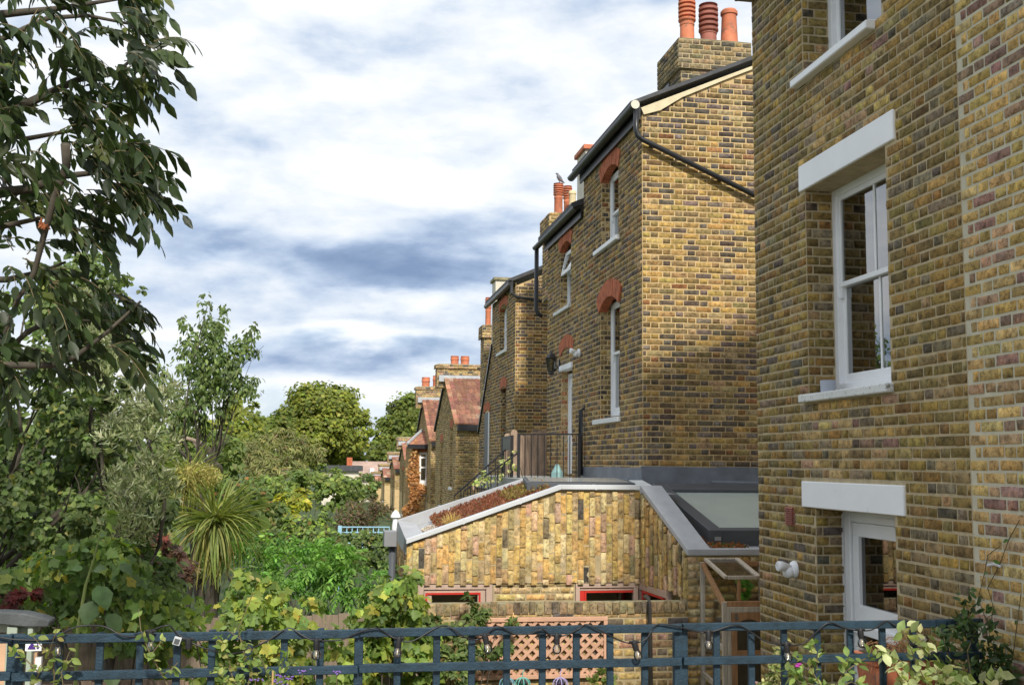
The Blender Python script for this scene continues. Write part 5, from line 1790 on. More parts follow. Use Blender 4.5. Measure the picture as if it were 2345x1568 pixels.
def crown_points(blobs, lsize, density, clump=.34, nsub=None, shell=.62):
    P, O, K = [], [], []
    for b in blobs:
        u, v, ru, rv, Y = b[:5]
        c = at(u, v, "Y", Y)
        s = depth(c) / FPX
        r = np.array((ru * s, min(ru, rv) * s * (b[5] if len(b) > 5 else .9), rv * s))
        lpx = lsize / s
        n = int(density * DENS * math.pi * ru * rv / (.42 * lpx * lpx))
        ns = nsub or int(np.clip(n / 45, 5, 90))
        D = unit(ns)
        D[:, 1] = np.where(D[:, 1] > .45, -D[:, 1], D[:, 1])
        sc = c + D * r * RNG.uniform(shell, 1.0, (ns, 1))
        sr = clump * np.cbrt(np.prod(r)) * RNG.uniform(.6, 1.25, ns)
        k = RNG.integers(0, ns, n)
        d = unit(n)
        p = sc[k] + d * (sr[k] * RNG.random(n) ** .45)[:, None] * np.array((1.15, 1, .8))
        P.append(p)
        o = .55 * d + .6 * D[k]
        O.append(o)
        K.append(k + 1000 * len(P))
    return np.concatenate(P), np.concatenate(O), np.concatenate(K)


def tree(name, label, cat, blobs, lsize, pal, tmpl=OVATE, density=3.2, droop=.4, nsingle=0, mk="plain", mkw=None, trunk=None, stems=6, clump=.34, shell=.62, group=None, kindvar=.16, up=.5, bark=None, single="leaf", limbs=True, sizevar=.25, extra=None, ltargets=None):
    c0 = np.mean([at(b[0], b[1], "Y", b[4]) for b in blobs], 0)
    base = np.array(trunk if trunk is not None else (c0[0], c0[1], 0.0), float)
    t = empty(name, tuple(base), label, cat, group)
    P, O, K = crown_points(blobs, lsize, density, clump, None, shell)
    k = P[:, 2] > .05
    P, O, K = P[k], O[k], K[k]
    n = len(P)
    Nn = O + np.array((0, -.25, up)) + unit(n) * .55
    A = np.cross(Nn, unit(n)) + O * .5 + np.array((0, 0, -droop))
    cols = pick(pal, n)
    cl = {q: RNG.normal(1, kindvar) for q in np.unique(K)}
    cols = np.clip(cols * np.array([cl[q] for q in K])[:, None], .004, .8)
    sz = lsize * RNG.uniform(1 - sizevar, 1 + sizevar, n)
    if extra is not None:
        cols = extra(P, cols)
    put_leaves(t, tmpl, P, A, Nn, sz, cols, mk, nsingle, single, "foliage", mkw)
    if limbs:
        m_ = MB()
        zt = max(P[:, 2].max() - .3, .5)
        r0 = max(.012, .017 * (zt - base[2]) ** .85) if stems == 1 else max(.006, .008 * (zt - base[2]))
        targets = [at(b[0], b[1] + .25 * b[3], "Y", b[4]) for b in (ltargets or blobs)]

        def limb(p, q, ra, rb, sag, nseg=5):
            L = np.linalg.norm(q - p)
            off = RNG.normal(0, .07, 3) * L + np.array((0, 0, sag * L))
            pts = [p + (q - p) * t + off * math.sin(math.pi * t) + (RNG.normal(0, .012, 3) * L if 0 < t < 1 else 0) for t in np.linspace(0, 1, nseg)]
            m_.tube(pts, np.linspace(ra, rb, nseg), 6)
            return pts
        if stems == 1:
            low = min(q[2] for q in targets)
            hub = base + (np.mean(targets, 0) - base) * np.array((.6, .6, 0)) + np.array((0, 0, max(.6, low * .75)))
            limb(base, hub, r0, r0 * .7, 0)
            for q in targets:
                pp = limb(hub, q, r0 * .45, r0 * .10, -.12, 6)
                for _ in range(3):
                    limb(pp[RNG.integers(2, 5)], q + RNG.normal(0, .10, 3) * np.linalg.norm(q - hub) + np.array((0, 0, -.06)) * np.linalg.norm(q - hub), r0 * .14, r0 * .04, .03, 4)
        else:
            for i in range(max(stems, len(targets))):
                q = targets[i % len(targets)]
                e = q + RNG.normal(0, .12, 3) * max(.4, zt * .12)
                limb(base + RNG.normal(0, .08, 3) * (1, 1, 0), e, r0, r0 * .15, 0)
        m_.build("trunk" if stems == 1 else "stem", bark or BARK, t, smooth=True)
    return t


G_PLANE = [((.105, .125, .022), 3), ((.08, .10, .02), 2), ((.13, .14, .028), 1.2), ((.06, .085, .018), 1)]
G_DARKT = [((.07, .095, .022), 3), ((.055, .075, .018), 2), ((.10, .115, .024), 1)]
G_MID = [((.085, .12, .034), 3), ((.06, .09, .027), 2), ((.115, .145, .042), 1)]
G_OLIVE = [((.105, .115, .045), 3), ((.08, .09, .036), 2), ((.14, .14, .06), 1), ((.12, .09, .05), .5)]
G_CHERRY = [((.06, .09, .032), 3), ((.045, .068, .024), 2), ((.095, .13, .046), 1)]
G_SILVER = [((.145, .165, .11), 3), ((.10, .12, .07), 2.4), ((.24, .26, .20), 1.4), ((.06, .075, .042), 1.2)]
G_BIRCH = [((.062, .092, .034), 3), ((.046, .07, .028), 2.4), ((.09, .125, .045), 1.2), ((.13, .135, .045), .35)]
G_VINE = [((.075, .12, .034), 3), ((.055, .09, .03), 2.4), ((.12, .16, .04), 1.3), ((.20, .19, .035), .35)]
G_YVINE = [((.12, .155, .034), 3), ((.08, .125, .032), 3.2), ((.20, .20, .042), 1.3), ((.058, .092, .028), 2.2), ((.17, .11, .03), .1)]
G_WIST = [((.075, .155, .034), 3), ((.055, .115, .03), 2.2), ((.12, .20, .05), 1.2)]
G_ACER = [((.06, .036, .03), 3), ((.08, .045, .034), 2), ((.038, .026, .024), 1.5), ((.09, .075, .03), .9)]
G_YEL = [((.18, .19, .03), 3), ((.125, .15, .03), 2), ((.25, .24, .045), 1)]
G_RED = [((.065, .098, .03), 3), ((.05, .08, .026), 2), ((.15, .07, .03), .4), ((.11, .13, .04), 1)]
G_PURP = [((.06, .045, .036), 3), ((.085, .06, .04), 1.6), ((.05, .07, .026), 2), ((.13, .085, .055), .5)]
G_SMALL = [((.06, .092, .03), 3), ((.045, .068, .024), 2), ((.10, .13, .046), 1), ((.12, .09, .04), .3)]
G_ASH = [((.040, .062, .022), 3), ((.030, .046, .018), 2.4), ((.06, .085, .03), 1.2), ((.12, .145, .04), .3)]


def cloud_of(poly_rows, n, r0, r1, Y0, Y1, asp=(.8, 1.3)):
    """many small leaf masses over a picture region given as rows (v, u0, u1)"""
    vs = [p[0] for p in poly_rows]
    o = []
    while len(o) < n:
        v = RNG.uniform(vs[0], vs[-1])
        a, b = np.interp(v, vs, [p[1] for p in poly_rows]), np.interp(v, vs, [p[2] for p in poly_rows])
        if RNG.random() * 420 > b - a:
            continue
        r = RNG.uniform(r0, r1)
        u = RNG.uniform(a, b)
        o.append((u, v, r, r * RNG.uniform(*asp), RNG.uniform(Y0, Y1)))
    return o


# far belt
tree("plane_tree", "big round yellowish green tree in the middle of the skyline", "tree", [(745, 960, 92, 84, 100), (700, 1005, 58, 52, 98), (800, 985, 50, 62, 99), (740, 1035, 105, 38, 102), (672, 955, 30, 34, 99), (715, 930, 50, 50, 100), (770, 930, 46, 46, 100), (745, 975, 70, 60, 99)], .40, G_PLANE, QUAD, 6.0, stems=1, clump=.30, shell=.5)
tree("plane_tree", "big dark green tree rising behind the creeper-clad bay", "tree", [(945, 975, 60, 82, 108), (900, 1012, 55, 62, 106), (968, 935, 38, 44, 110), (880, 1040, 55, 34, 104), (940, 1040, 60, 40, 104), (945, 950, 46, 50, 107)], .40, G_DARKT, QUAD, 6.0, stems=1, clump=.30, shell=.5)
tree("lime_tree", "lower olive green tree left of the big round one", "tree", [(600, 985, 58, 45, 88), (642, 975, 36, 36, 92), (610, 1035, 70, 40, 86)], .42, G_DARKT, QUAD, 3.4, stems=1, clump=.28)
tree("poplar_tree", "yellow green bushy tree behind the upright cherry", "tree", [(550, 955, 44, 60, 70), (510, 1000, 60, 55, 68), (575, 1020, 50, 45, 66)], .34, G_PLANE, QUAD, 3.4, stems=1, clump=.28)
tree("willow_tree", "grey olive willow spreading in front of the big round tree", "tree", [(640, 1030, 82, 48, 58), (588, 1050, 58, 48, 56), (700, 1030, 42, 42, 60), (640, 1075, 90, 34, 54)], .30, G_OLIVE, SLIM, 5.0, droop=.9, stems=1, clump=.26)
tree("shrub", "loose light green shrub mass in front of the willow", "shrub", [(720, 1112, 88, 44, 45), (650, 1110, 60, 38, 46), (785, 1135, 56, 46, 44)], .22, G_MID, QUAD, 3.4, clump=.26)
tree("shrub", "dark bluish green shrub by the far end of the terrace row", "shrub", [(826, 1110, 38, 24, 50), (836, 1112, 26, 28, 48)], .2, G_SMALL, QUAD, 3.4)
tree("shrub", "straggly purple brown shrub beside the terrace row", "shrub", [(835, 1178, 50, 42, 36), (874, 1172, 22, 26, 37), (800, 1190, 44, 36, 35)], .17, G_PURP, SLIM, 5.5, droop=.1, bark=PALETW)
tree("shrub", "yellow leaved shrub among the green ones", "shrub", [(668, 1150, 34, 44, 27), (650, 1185, 32, 30, 26.5)], .15, G_YEL, QUAD, 3.2)
tree("shrub", "green shrub with red tinged tips right of the spiky palm", "shrub", [(560, 1150, 58, 58, 25), (525, 1095, 50, 48, 27), (610, 1190, 46, 44, 24)], .15, G_RED, OVATE, 3.0)
tree("shrub", "rounded green bush with fine leaves below the yellow shrub", "shrub", [(700, 1215, 72, 40, 22), (645, 1240, 52, 34, 21.5), (740, 1240, 46, 34, 21)], .10, G_SMALL + [((.13, .19, .04), 2)], QUAD, 3.2)
tree("shrub", "small leaved dark shrub below the pale blue trellis", "shrub", [(830, 1238, 64, 32, 19), (762, 1258, 46, 26, 18.5), (868, 1268, 40, 32, 18), (800, 1285, 70, 28, 18)], .085, G_SMALL, QUAD, 3.2)
tree("hedge", "broad dark hedge behind the left hand trees", "hedge", [(120, 1040, 220, 170, 26), (330, 1060, 150, 130, 27), (60, 1260, 220, 120, 22), (300, 1240, 160, 100, 20), (470, 1060, 90, 70, 30), (520, 1200, 110, 60, 23)], .28, [((.06, .09, .03), 3), ((.08, .11, .036), 2)], QUAD, 2.6)
tree("apple_tree", "mid green tree with bare grey branches in front of the cherry", "tree", [(440, 985, 70, 45, 24), (500, 1030, 60, 40, 23.5), (400, 1030, 50, 45, 24)], .14, G_MID, OVATE, 2.4, stems=1, clump=.3)
# dead limbs that show above the spiky palm
m_ = MB()
for pl in (((485, 1062), (480, 1030), (455, 1012), (425, 1002), (412, 1010), (408, 1028)), ((485, 1062), (490, 1035), (492, 1018)), ((480, 1060), (462, 1040), (440, 1006)), ((492, 1060), (505, 1070), (508, 1082))):
    P_ = [at(u, v, "Y", 22.4) for u, v in pl]
    m_.tube(P_, np.linspace(.06, .02, len(P_)), 6)
tag(m_.build("dead_branch", PALETW, smooth=True), "bare bleached branch sticking out above the yellow flower head of the palm", "branch")
CHB = []
for pl in (((440, 960), (470, 880), (478, 790), (470, 720), (474, 664)), ((475, 800), (505, 740), (514, 690)), ((460, 900), (420, 830), (425, 760), (428, 722)), ((470, 900), (530, 850), (560, 800), (580, 760), (584, 745)),
           ((440, 960), (390, 900), (360, 850), (345, 800)), ((480, 930), (550, 900), (578, 880), (588, 905)), ((500, 870), (535, 820), (540, 760)), ((430, 940), (380, 960), (340, 930)), ((455, 850), (450, 790), (445, 770)), ((500, 850), (505, 800), (500, 765))):
    q = np.array(pl, float)
    L = 0
    for i in range(len(q) - 1):
        for t in np.linspace(0, 1, 5)[:-1]:
            c = q[i] * (1 - t) + q[i + 1] * t
            f = (i + t) / (len(q) - 1)
            w = 30 * (1 - f) + 10
            CHB.append((c[0] + RNG.normal(0, 5), c[1] + RNG.normal(0, 5), w * RNG.uniform(.7, 1.2), w * RNG.uniform(.8, 1.4), 20 + RNG.normal(0, .4)))
tree("cherry_tree", "upright open cherry tree with drooping leaves against the sky", "tree", CHB, .092, G_CHERRY, OVATE, .42, droop=1.1, stems=1, clump=.6, nsingle=0, shell=.3, ltargets=[CHB[i] for i in range(3, len(CHB), 11)])
tree("olive_tree", "silvery olive tree behind the birch", "tree", cloud_of([(690, 170, 240), (800, 200, 330), (900, 240, 380), (1050, 260, 380), (1150, 240, 375), (1230, 230, 350)], 90, 20, 46, 8.0, 9.2), .062, G_SILVER, tpl_ovate(.10, .02), 1.0, droop=-.5, up=.1, stems=1, clump=.45, nsingle=300, ltargets=[(300, 900, 9, 9, 9), (350, 1000, 9, 9, 8.8), (330, 1100, 9, 9, 8.6), (230, 760, 9, 9, 9)])
BIB = cloud_of([(575, 90, 200), (640, 30, 285), (720, -40, 250), (820, -60, 280), (930, -60, 270), (1050, -60, 270), (1180, -60, 250), (1290, -60, 230)], 120, 20, 52, 8.6, 10.2)
BIB += [(255, 585, 5, 14, 9.6), (262, 610, 9, 12, 9.6), (290, 640, 14, 10, 9.6), (325, 665, 12, 8, 9.6), (160, 575, 10, 16, 9.6), (215, 640, 24, 16, 9.6), (175, 610, 22, 12, 9.6)]
tree("birch_tree", "birch with small round leaves filling the left edge", "tree", BIB, .05, G_BIRCH, ROUND, .92, droop=.7, stems=1, clump=.48, nsingle=300, trunk=(-3.9, 9.3, 0), ltargets=[(60, 700, 9, 9, 9.6), (180, 660, 9, 9, 9.6), (150, 850, 9, 9, 9.4), (250, 900, 9, 9, 9.3), (60, 1000, 9, 9, 9.1), (220, 1080, 9, 9, 9.1), (30, 1150, 9, 9, 8.9)])
tree("understorey_shrub", "dark leafy undergrowth beneath the birch", "shrub", cloud_of([(1080, -60, 330), (1200, -60, 420), (1330, -60, 430), (1420, -60, 420)], 46, 34, 60, 9.4, 10.8), .08, [((.035, .055, .02), 3), ((.05, .075, .026), 2)], OVATE, 1.1, stems=6, limbs=False)  # leaf colours kept dark to fill in the shade under the tree
# overhanging twig tips of the birch against the sky
tree("acer", "small purple leaved maple left of the palm", "shrub", [(385, 1275, 52, 38, 11.0), (425, 1300, 36, 28, 10.9), (350, 1310, 44, 28, 10.8), (355, 1245, 40, 24, 11.1), (400, 1325, 40, 24, 10.8)], .085, G_ACER, PALM, 2.0, droop=.5, nsingle=300, extra=lambda P, c: np.where((P[:, 2:3] > np.quantile(P[:, 2], .86)) & (RNG.random((len(P), 1)) < .5), np.array((.16, .05, .045)), c))
tree("acer", "dark red maple low at the left edge", "shrub", [(30, 1372, 60, 26, 7.6)], .055, [((.09, .02, .022), 3), ((.05, .018, .018), 2)], PALM, 2.4, nsingle=150)

# wisteria: arching sprays of paired leaflets over the board fence
def pinnate(bases, dirs, length, pairs, lsize, droop, pal, roll=.35):
    P, A, Nn, S, C, rach = [], [], [], [], [], []
    for b, d, L, ls in zip(bases, dirs, length, lsize):
        d = d / np.linalg.norm(d)
        up_ = np.array((0, 0, 1.0)) + RNG.normal(0, roll, 3)
        side = np.cross(d, up_); side /= np.linalg.norm(side)
        nrm = np.cross(side, d)
        cc = pick(pal, 1)[0]
        pts = []
        for i in range(pairs + 1):
            t = (i + .6) / (pairs + .6)
            q = b + d * L * t + np.array((0, 0, -1.0)) * droop * L * t * t
            pts.append(q)
            tang = d + np.array((0, 0, -2.0)) * droop * t
            if i == pairs:
                lst = [tang]
            else:
                lst = [tang * .75 + side * .8, tang * .75 - side * .8]
            for a in lst:
                P.append(q); A.append(a + np.array((0, 0, -.35)) + RNG.normal(0, .18, 3)); Nn.append(nrm + RNG.normal(0, .3, 3)); S.append(ls * RNG.uniform(.8, 1.12)); C.append(cc * RNG.normal(1, .14))
        rach.append([b] + pts)
    return np.array(P), np.array(A), np.array(Nn), np.array(S), np.clip(np.array(C), .004, .8), rach


ws = empty("wisteria", (-.3, 14.2, 0), "bright green wisteria mounded over the weathered board fence", "climber")
Pb, Ob, _ = crown_points([(560, 1235, 34, 26, 14.9), (620, 1240, 60, 28, 14.8), (890, 1330, 20, 50, 13.6), (760, 1270, 60, 26, 14.4), (575, 1250, 52, 30, 14.6), (640, 1285, 80, 44, 14.3), (735, 1300, 78, 46, 14.1), (820, 1312, 64, 42, 13.9), (690, 1350, 120, 36, 13.8), (565, 1320, 50, 56, 14.0), (850, 1345, 36, 40, 13.7), (620, 1370, 80, 40, 13.7)], .30, 3.4, .3)
dirs = Ob + np.array((0, -.2, .15)) + unit(len(Pb)) * .35
P, A, Nn, S, C, ra = pinnate(Pb, dirs, RNG.uniform(.22, .36, len(Pb)), 5, np.full(len(Pb), .085), .35, G_WIST)
put_leaves(ws, LANCE, P, A, Nn, S, C, "plain", 300, "leaflet", "foliage")
m_ = MB()
for i in range(9):
    m_.tube([(-.3 + .2 * i - .8, 14.2, 0), (-.5 + .3 * i - .8, 14.1, 1.0), (-.9 + .42 * i - .3, 13.9, 1.9)], [.035, .025, .01], 6)
m_.build("stem", BARK, ws)
# vines with lobed leaves
tree("grape_vine", "green vine with big lobed leaves at lower left", "climber", cloud_of([(1240, 150, 300), (1290, 60, 340), (1340, -40, 400), (1400, 100, 430), (1450, 150, 420)], 44, 24, 44, 7.6, 8.5) + [(240, 1200, 12, 30, 8), (232, 1250, 30, 26, 8)], .088, G_VINE, LOBED, 1.0, droop=.9, nsingle=300, up=.3, clump=.45, ltargets=[(200, 1330, 9, 9, 8), (320, 1380, 9, 9, 8), (100, 1370, 9, 9, 8)])
tree("grape_vine", "yellowing vine behind the middle of the blue trellis", "climber", cloud_of([(1330, 500, 620), (1370, 400, 720), (1420, 330, 760), (1480, 330, 820), (1540, 380, 830), (1580, 400, 830)], 62, 24, 44, 8.4, 9.6), .085, G_YVINE, LOBED, 1.0, droop=.9, nsingle=300, up=.3, clump=.45, ltargets=[(440, 1405, 9, 9, 8.6), (560, 1360, 9, 9, 8.7), (690, 1400, 9, 9, 9.2), (650, 1480, 9, 9, 9)])
tree("grape_vine", "yellow green vine climbing the left end of the garden wall", "climber", cloud_of([(1310, 915, 945), (1345, 880, 950), (1400, 820, 965), (1460, 810, 990), (1520, 800, 990), (1570, 810, 990)], 44, 22, 40, 10.1, 10.75), .10, G_YVINE + [((.09, .14, .035), 2.5)], LOBED, 1.05, droop=.9, nsingle=300, up=.3, clump=.45, ltargets=[(880, 1400, 9, 9, 10.5), (930, 1350, 9, 9, 10.7), (900, 1470, 9, 9, 10.5)])
tree("shrub", "dark small leaved evergreen shrub in front of the lattice panel", "shrub", [(1050, 1425, 64, 34, 10.6), (1120, 1420, 62, 20, 10.65), (1010, 1475, 60, 50, 10.5), (1065, 1500, 60, 44, 10.5), (1050, 1550, 80, 36, 10.4), (1075, 1395, 14, 30, 10.6), (1150, 1470, 26, 50, 10.6), (975, 1430, 40, 40, 10.6)], .062, G_SMALL, OVATE, 2.0, droop=.2, nsingle=300)
tree("shrub", "small feathery green plant at the foot of the garden wall", "shrub", [(1385, 1560, 30, 22, 10.5)], .07, G_MID, SLIM, 5, droop=-.5)
tree("maple", "bright green plant growing inside the greenhouse", "plant", [(1700, 1345, 30, 24, 10.62, .5), (1690, 1400, 24, 26, 10.62, .4)], .05, [((.09, .20, .03), 3), ((.06, .14, .025), 2)], PALM, 1.6, nsingle=60)

# cordyline palm
cpz = empty("cabbage_palm", tuple(at(470, 1400, "Y", 13.5) * (1, 1, 0)), "spiky cabbage palm with drooping yellow green blades and a straw flower head", "palm")
hA, hB = at(432, 1095, "Y", 13.6), at(495, 1195, "Y", 13.3)
bs = np.array((hB[0] - .05, 13.5, 0))
MB().tube([bs, bs + (0, 0, 1.2), hB * .7 + np.array((bs[0], 13.5, 1.6)) * .3, hB], [.09, .08, .075, .06], 8).build("trunk", BARK, cpz, smooth=True)
MB().tube([bs + (0, 0, 1.2), (hA + bs) / 2 + (0, 0, .4), hA], [.07, .06, .05], 8).build("trunk", BARK, cpz, smooth=True)
for hd, nb_, L in ((hB, 330, .74), (hA, 170, .55)):
    for dr_, frac in ((.25, .3), (.7, .35), (1.15, .35)):
        k = int(nb_ * frac)
        t = RNG.uniform(0, 2 * math.pi, k)
        e = {.25: RNG.uniform(.2, 1.1, k), .7: RNG.uniform(-.3, .5, k), 1.15: RNG.uniform(-1.2, -.1, k)}[dr_]
        A = np.c_[np.cos(t) * np.cos(e), np.sin(t) * np.cos(e), np.sin(e)]
        Nn = np.array((0, 0, 1.0)) + A * -.3 + RNG.normal(0, .15, (k, 3))
        Nn = Nn + A[:, :2] @ np.zeros((2, 3))
        cols = pick([((.12, .14, .048), 3), ((.16, .17, .065), 2), ((.08, .105, .036), 2.4), ((.22, .185, .085), .5 if dr_ < 1 else 2.2)], k)
        put_leaves(cpz, tpl_blade(.016, dr_), hd + RNG.normal(0, .03, (k, 3)), A, Nn, L * RNG.uniform(.75, 1.1, k), cols, "plain", min(k, 150), "blade", "blades")
Pb = hA + np.array((.10, -.1, .02)) + unit(1900) * np.array((.30, .2, .17)) * RNG.random((1900, 1)) ** .5
put_leaves(cpz, SLIM, Pb, unit(1900) + (0, 0, .2), unit(1900), RNG.uniform(.03, .07, 1900), pick([((.24, .215, .10), 3), ((.19, .175, .07), 2), ((.30, .27, .14), 1)], 1900), "plain", 0, stuff="flower_head")

# creeper on the bay
cr = empty("creeper", (bx0, YB_ - .1, 0), "orange brown creeper climbing the corner of the sunlit bay", "climber")
Pb = []
for (u, v, ru, rv, n_) in ((951, 1040, 5, 26, 420), (949, 1080, 8, 34, 700), (951, 1125, 9, 26, 520), (966, 1119, 9, 8, 220), (946, 1150, 8, 26, 460), (936, 1168, 12, 14, 300), (940, 1090, 6, 30, 240)):
    for _ in range(n_):
        q = at(u + RNG.normal(0, .5) * ru, v + RNG.normal(0, .55) * rv, "Y", YB_ - .05 - abs(RNG.normal(0, .06)))
        Pb.append(q)
Pb = np.array(Pb)
n = len(Pb)
put_leaves(cr, LOBED, Pb, unit(n) + (0, 0, -1.0), unit(n) * .6 + np.array((-.3, -1, .3)), RNG.uniform(.06, .13, n), pick([((.24, .125, .05), 3), ((.18, .08, .036), 2), ((.33, .21, .11), 1.8), ((.10, .055, .03), 1)], n), "plain", 0)

# ------------------------------------------------------------------ ash branches reaching in at the top left
asht = empty("ash_tree", (-4.2, 5.6, 0), "dark glossy ash tree reaching in from the top left edge", "tree")
MB().tube([(-4.2, 5.6, 0), (-4.1, 5.6, 2.5), (-3.9, 5.5, 4.5), (-3.8, 5.5, 7.5)], [.2, .17, .14, .09], 10).build("trunk", BARK, asht, smooth=True)
YH = 5.3
BR = [((-420, 120), (-60, 40), (120, 22), (300, -6)), ((-420, 200), (-40, 110), (110, 42), (200, 36), (330, 62)), ((-420, 380), (0, 268), (95, 222), (180, 182), (262, 170), (312, 128)),
      ((-380, 520), (0, 442), (70, 432), (140, 404), (250, 392), (330, 384)), ((150, 330), (152, 380), (128, 440), (104, 525), (78, 625), (38, 690), (8, 770), (-60, 900)),
      ((-330, 800), (0, 836), (118, 836), (172, 816), (240, 765), (322, 690)), ((-320, 880), (20, 800), (62, 760), (130, 728), (205, 735)), ((-420, 300), (-20, 300), (60, 318), (160, 300), (230, 270)),
      ((-400, 600), (0, 520), (90, 500), (170, 470)), ((-60, 690), (20, 640), (100, 620), (150, 600))]
m_ = MB()
tw = []
for i, pl in enumerate(BR):
    y = YH + [-.2, .1, .0, -.25, -.45, -.3, -.15, .3, .25, .1][i]
    P_ = [at(u, v, "Y", y + .06 * j) for j, (u, v) in enumerate(pl)]
    if i not in (4,):
        P_[0] = np.array((-3.95, 5.55, P_[0][2]))
    r = .03 if i in (0, 2, 3) else .02
    m_.tube(P_, np.linspace(r, .006, len(P_)), 7)
m_.build("branch", BARK, asht, smooth=True)
edge_v = [-90, 0, 60, 110, 180, 212, 300, 335, 365, 420, 480, 515, 560, 640, 660, 700, 745, 790, 825, 870]
edge_u = [350, 355, 360, 395, 412, 292, 285, 300, 345, 392, 372, 240, 185, 130, 280, 335, 385, 392, 330, 30]
bases, dirs = [], []
cl = []
while len(cl) < 92:
    v = RNG.uniform(-50, 850)
    ue = np.interp(v, edge_v, edge_u)
    u = RNG.uniform(-80, max(ue - 60, 5)) if RNG.random() < .70 else ue - RNG.uniform(45, 110)
    if v > 500 and RNG.random() < (.55 if v < 640 or u < 60 else .25):
        continue
    if any((u - a) ** 2 + ((v - b) * 1.1) ** 2 < 31 ** 2 for a, b in cl):
        continue
    cl.append((u, v))
for _ in range(75):
    cl.append((RNG.uniform(-560, -85), RNG.uniform(-330, 800)))
for u, v in cl:
    y = YH + RNG.normal(0, .25)
    ue = np.interp(v, edge_v, edge_u)
    f = np.clip((u + 60) / max(ue, 60), 0, 1)
    c = at(u, v - 12, "Y", y)
    for k in range(RNG.integers(2, 5)):
        bases.append(c + RNG.normal(0, .02, 3))
        dirs.append(np.array((.25 + .85 * f + RNG.normal(0, .65), RNG.normal(-.15, .6), -.10 + RNG.normal(0, .55))))
P, A, Nn, S, C, ra = pinnate(bases, dirs, RNG.uniform(.15, .24, len(bases)), 4, RNG.uniform(.075, .12, len(bases)), .45, G_ASH, .5)
A = A + np.array((.10, 0, -.22))
S = S * np.where(RNG.random(len(S)) < .15, RNG.uniform(.5, .75, len(S)), 1.0)
for q, tq in enumerate((tpl_curl(.19, .05, .10, .05), tpl_curl(.165, .07, .26, -.06), tpl_curl(.21, .03, .02, .02))):
    w_k = np.arange(len(P)) % 3 == q
    put_leaves(asht, tq, P[w_k], A[w_k], Nn[w_k], S[w_k], C[w_k], "ash", 100, "leaflet", "foliage", dict(rough=.42, trans=.34, spec=.35))
m_ = MB()
for r in ra:
    m_.tube(r, np.linspace(.0032, .0015, len(r)), 4, cap=False)
m_.build("leaf_stalk", TWIG, asht)["kind"] = "stuff"
m_ = MB()
for (u, v) in ((95, 512), (104, 522)):
    p = at(u, v, "Y", YH - .3)
    for k in range(5):
        m_.tube([p + RNG.normal(0, .008, 3), p + RNG.normal(0, .014, 3)], .004, 5)
m_.build("seed_cluster", mat("rust_seed", (.30, .10, .04), .9, .3), asht)["kind"] = "stuff"

# ------------------------------------------------------------------ tall stalk, roses, terrace plants
hh = empty("hollyhock", tuple(at(178, 1440, "Y", 7.4) * (1, 1, 0)), "tall green flower stalk with big soft leaves behind the trellis", "plant")
P_ = [at(u, v, "Y", 7.4) for u, v in ((172, 1600), (178, 1440), (196, 1340), (215, 1280), (232, 1210), (238, 1130))]
MB().tube([np.array((P_[0][0], 7.4, 0))] + P_, [.014, .013, .012, .01, .007, .005, .002], 6).build("stem", mat("green_stem", (.16, .20, .06), .7, .2), hh)
for (u, v, s_, a) in ((222, 1340, .20, (.5, -.4, -.8)), (245, 1405, .17, (.7, -.3, -.7)), (215, 1305, .10, (.8, -.4, .2)), (275, 1290, .12, (.9, -.4, -.6)), (205, 1260, .06, (-.6, -.5, .1)), (212, 1375, .19, (-.2, -.5, -.9)), (228, 1225, .05, (.8, -.3, .1)), (240, 1190, .04, (-.7, -.3, .2)), (255, 1535, .15, (.2, -.6, -.7)), (190, 1300, .08, (-.9, -.3, .0))):
    put_leaves(hh, tpl_curl(.40, .06, .15, .04), np.array([at(u, v, "Y", 7.35)]), np.array([a]), np.array([(.1 + .5 * a[0], -.8, .7)]), np.array([s_ * .85]), pick([((.05, .085, .036), 1)], 1), "soft", 1, "leaf", mkw=dict(trans=.25))


def spray(name, label, cat, stems_, lsize, pal, tmpl, n_per, Y, mk="plain", fl=None, thick=.004, spread=1.0, mkw=None, ground=1.72):
    """thin wandering stems given as picture polylines at depth Y, carrying leaves"""
    pts0 = at(*stems_[0][0], "Y", Y)
    t = empty(name, (pts0[0], Y, ground), label, cat)
    m_ = MB()
    P, A, Nn = [], [], []
    for pl in stems_:
        q = [at(u, v, "Y", Y + RNG.normal(0, .03)) for u, v in pl]
        m_.tube(q, np.linspace(thick, thick * .4, len(q)), 5)
        for _ in range(n_per):
            i = RNG.integers(0, len(q) - 1)
            f = RNG.random()
            p = q[i] * (1 - f) + q[i + 1] * f
            P.append(p + RNG.normal(0, .012, 3) * spread)
            A.append((q[i + 1] - q[i]) / (np.linalg.norm(q[i + 1] - q[i]) + 1e-6) * .4 + RNG.normal(0, .75, 3) + (0, -.2, 0))
            Nn.append(np.array((0, -.5, .8)) + RNG.normal(0, .5, 3))
    m_.build("stem", TWIG, t)
    P, A, Nn = map(np.array, (P, A, Nn))
    n = len(P)
    put_leaves(t, tmpl, P, A, Nn, lsize * RNG.uniform(.65, 1.2, n), pick(pal, n), mk, min(300, n), "leaf", "foliage", mkw)
    return t


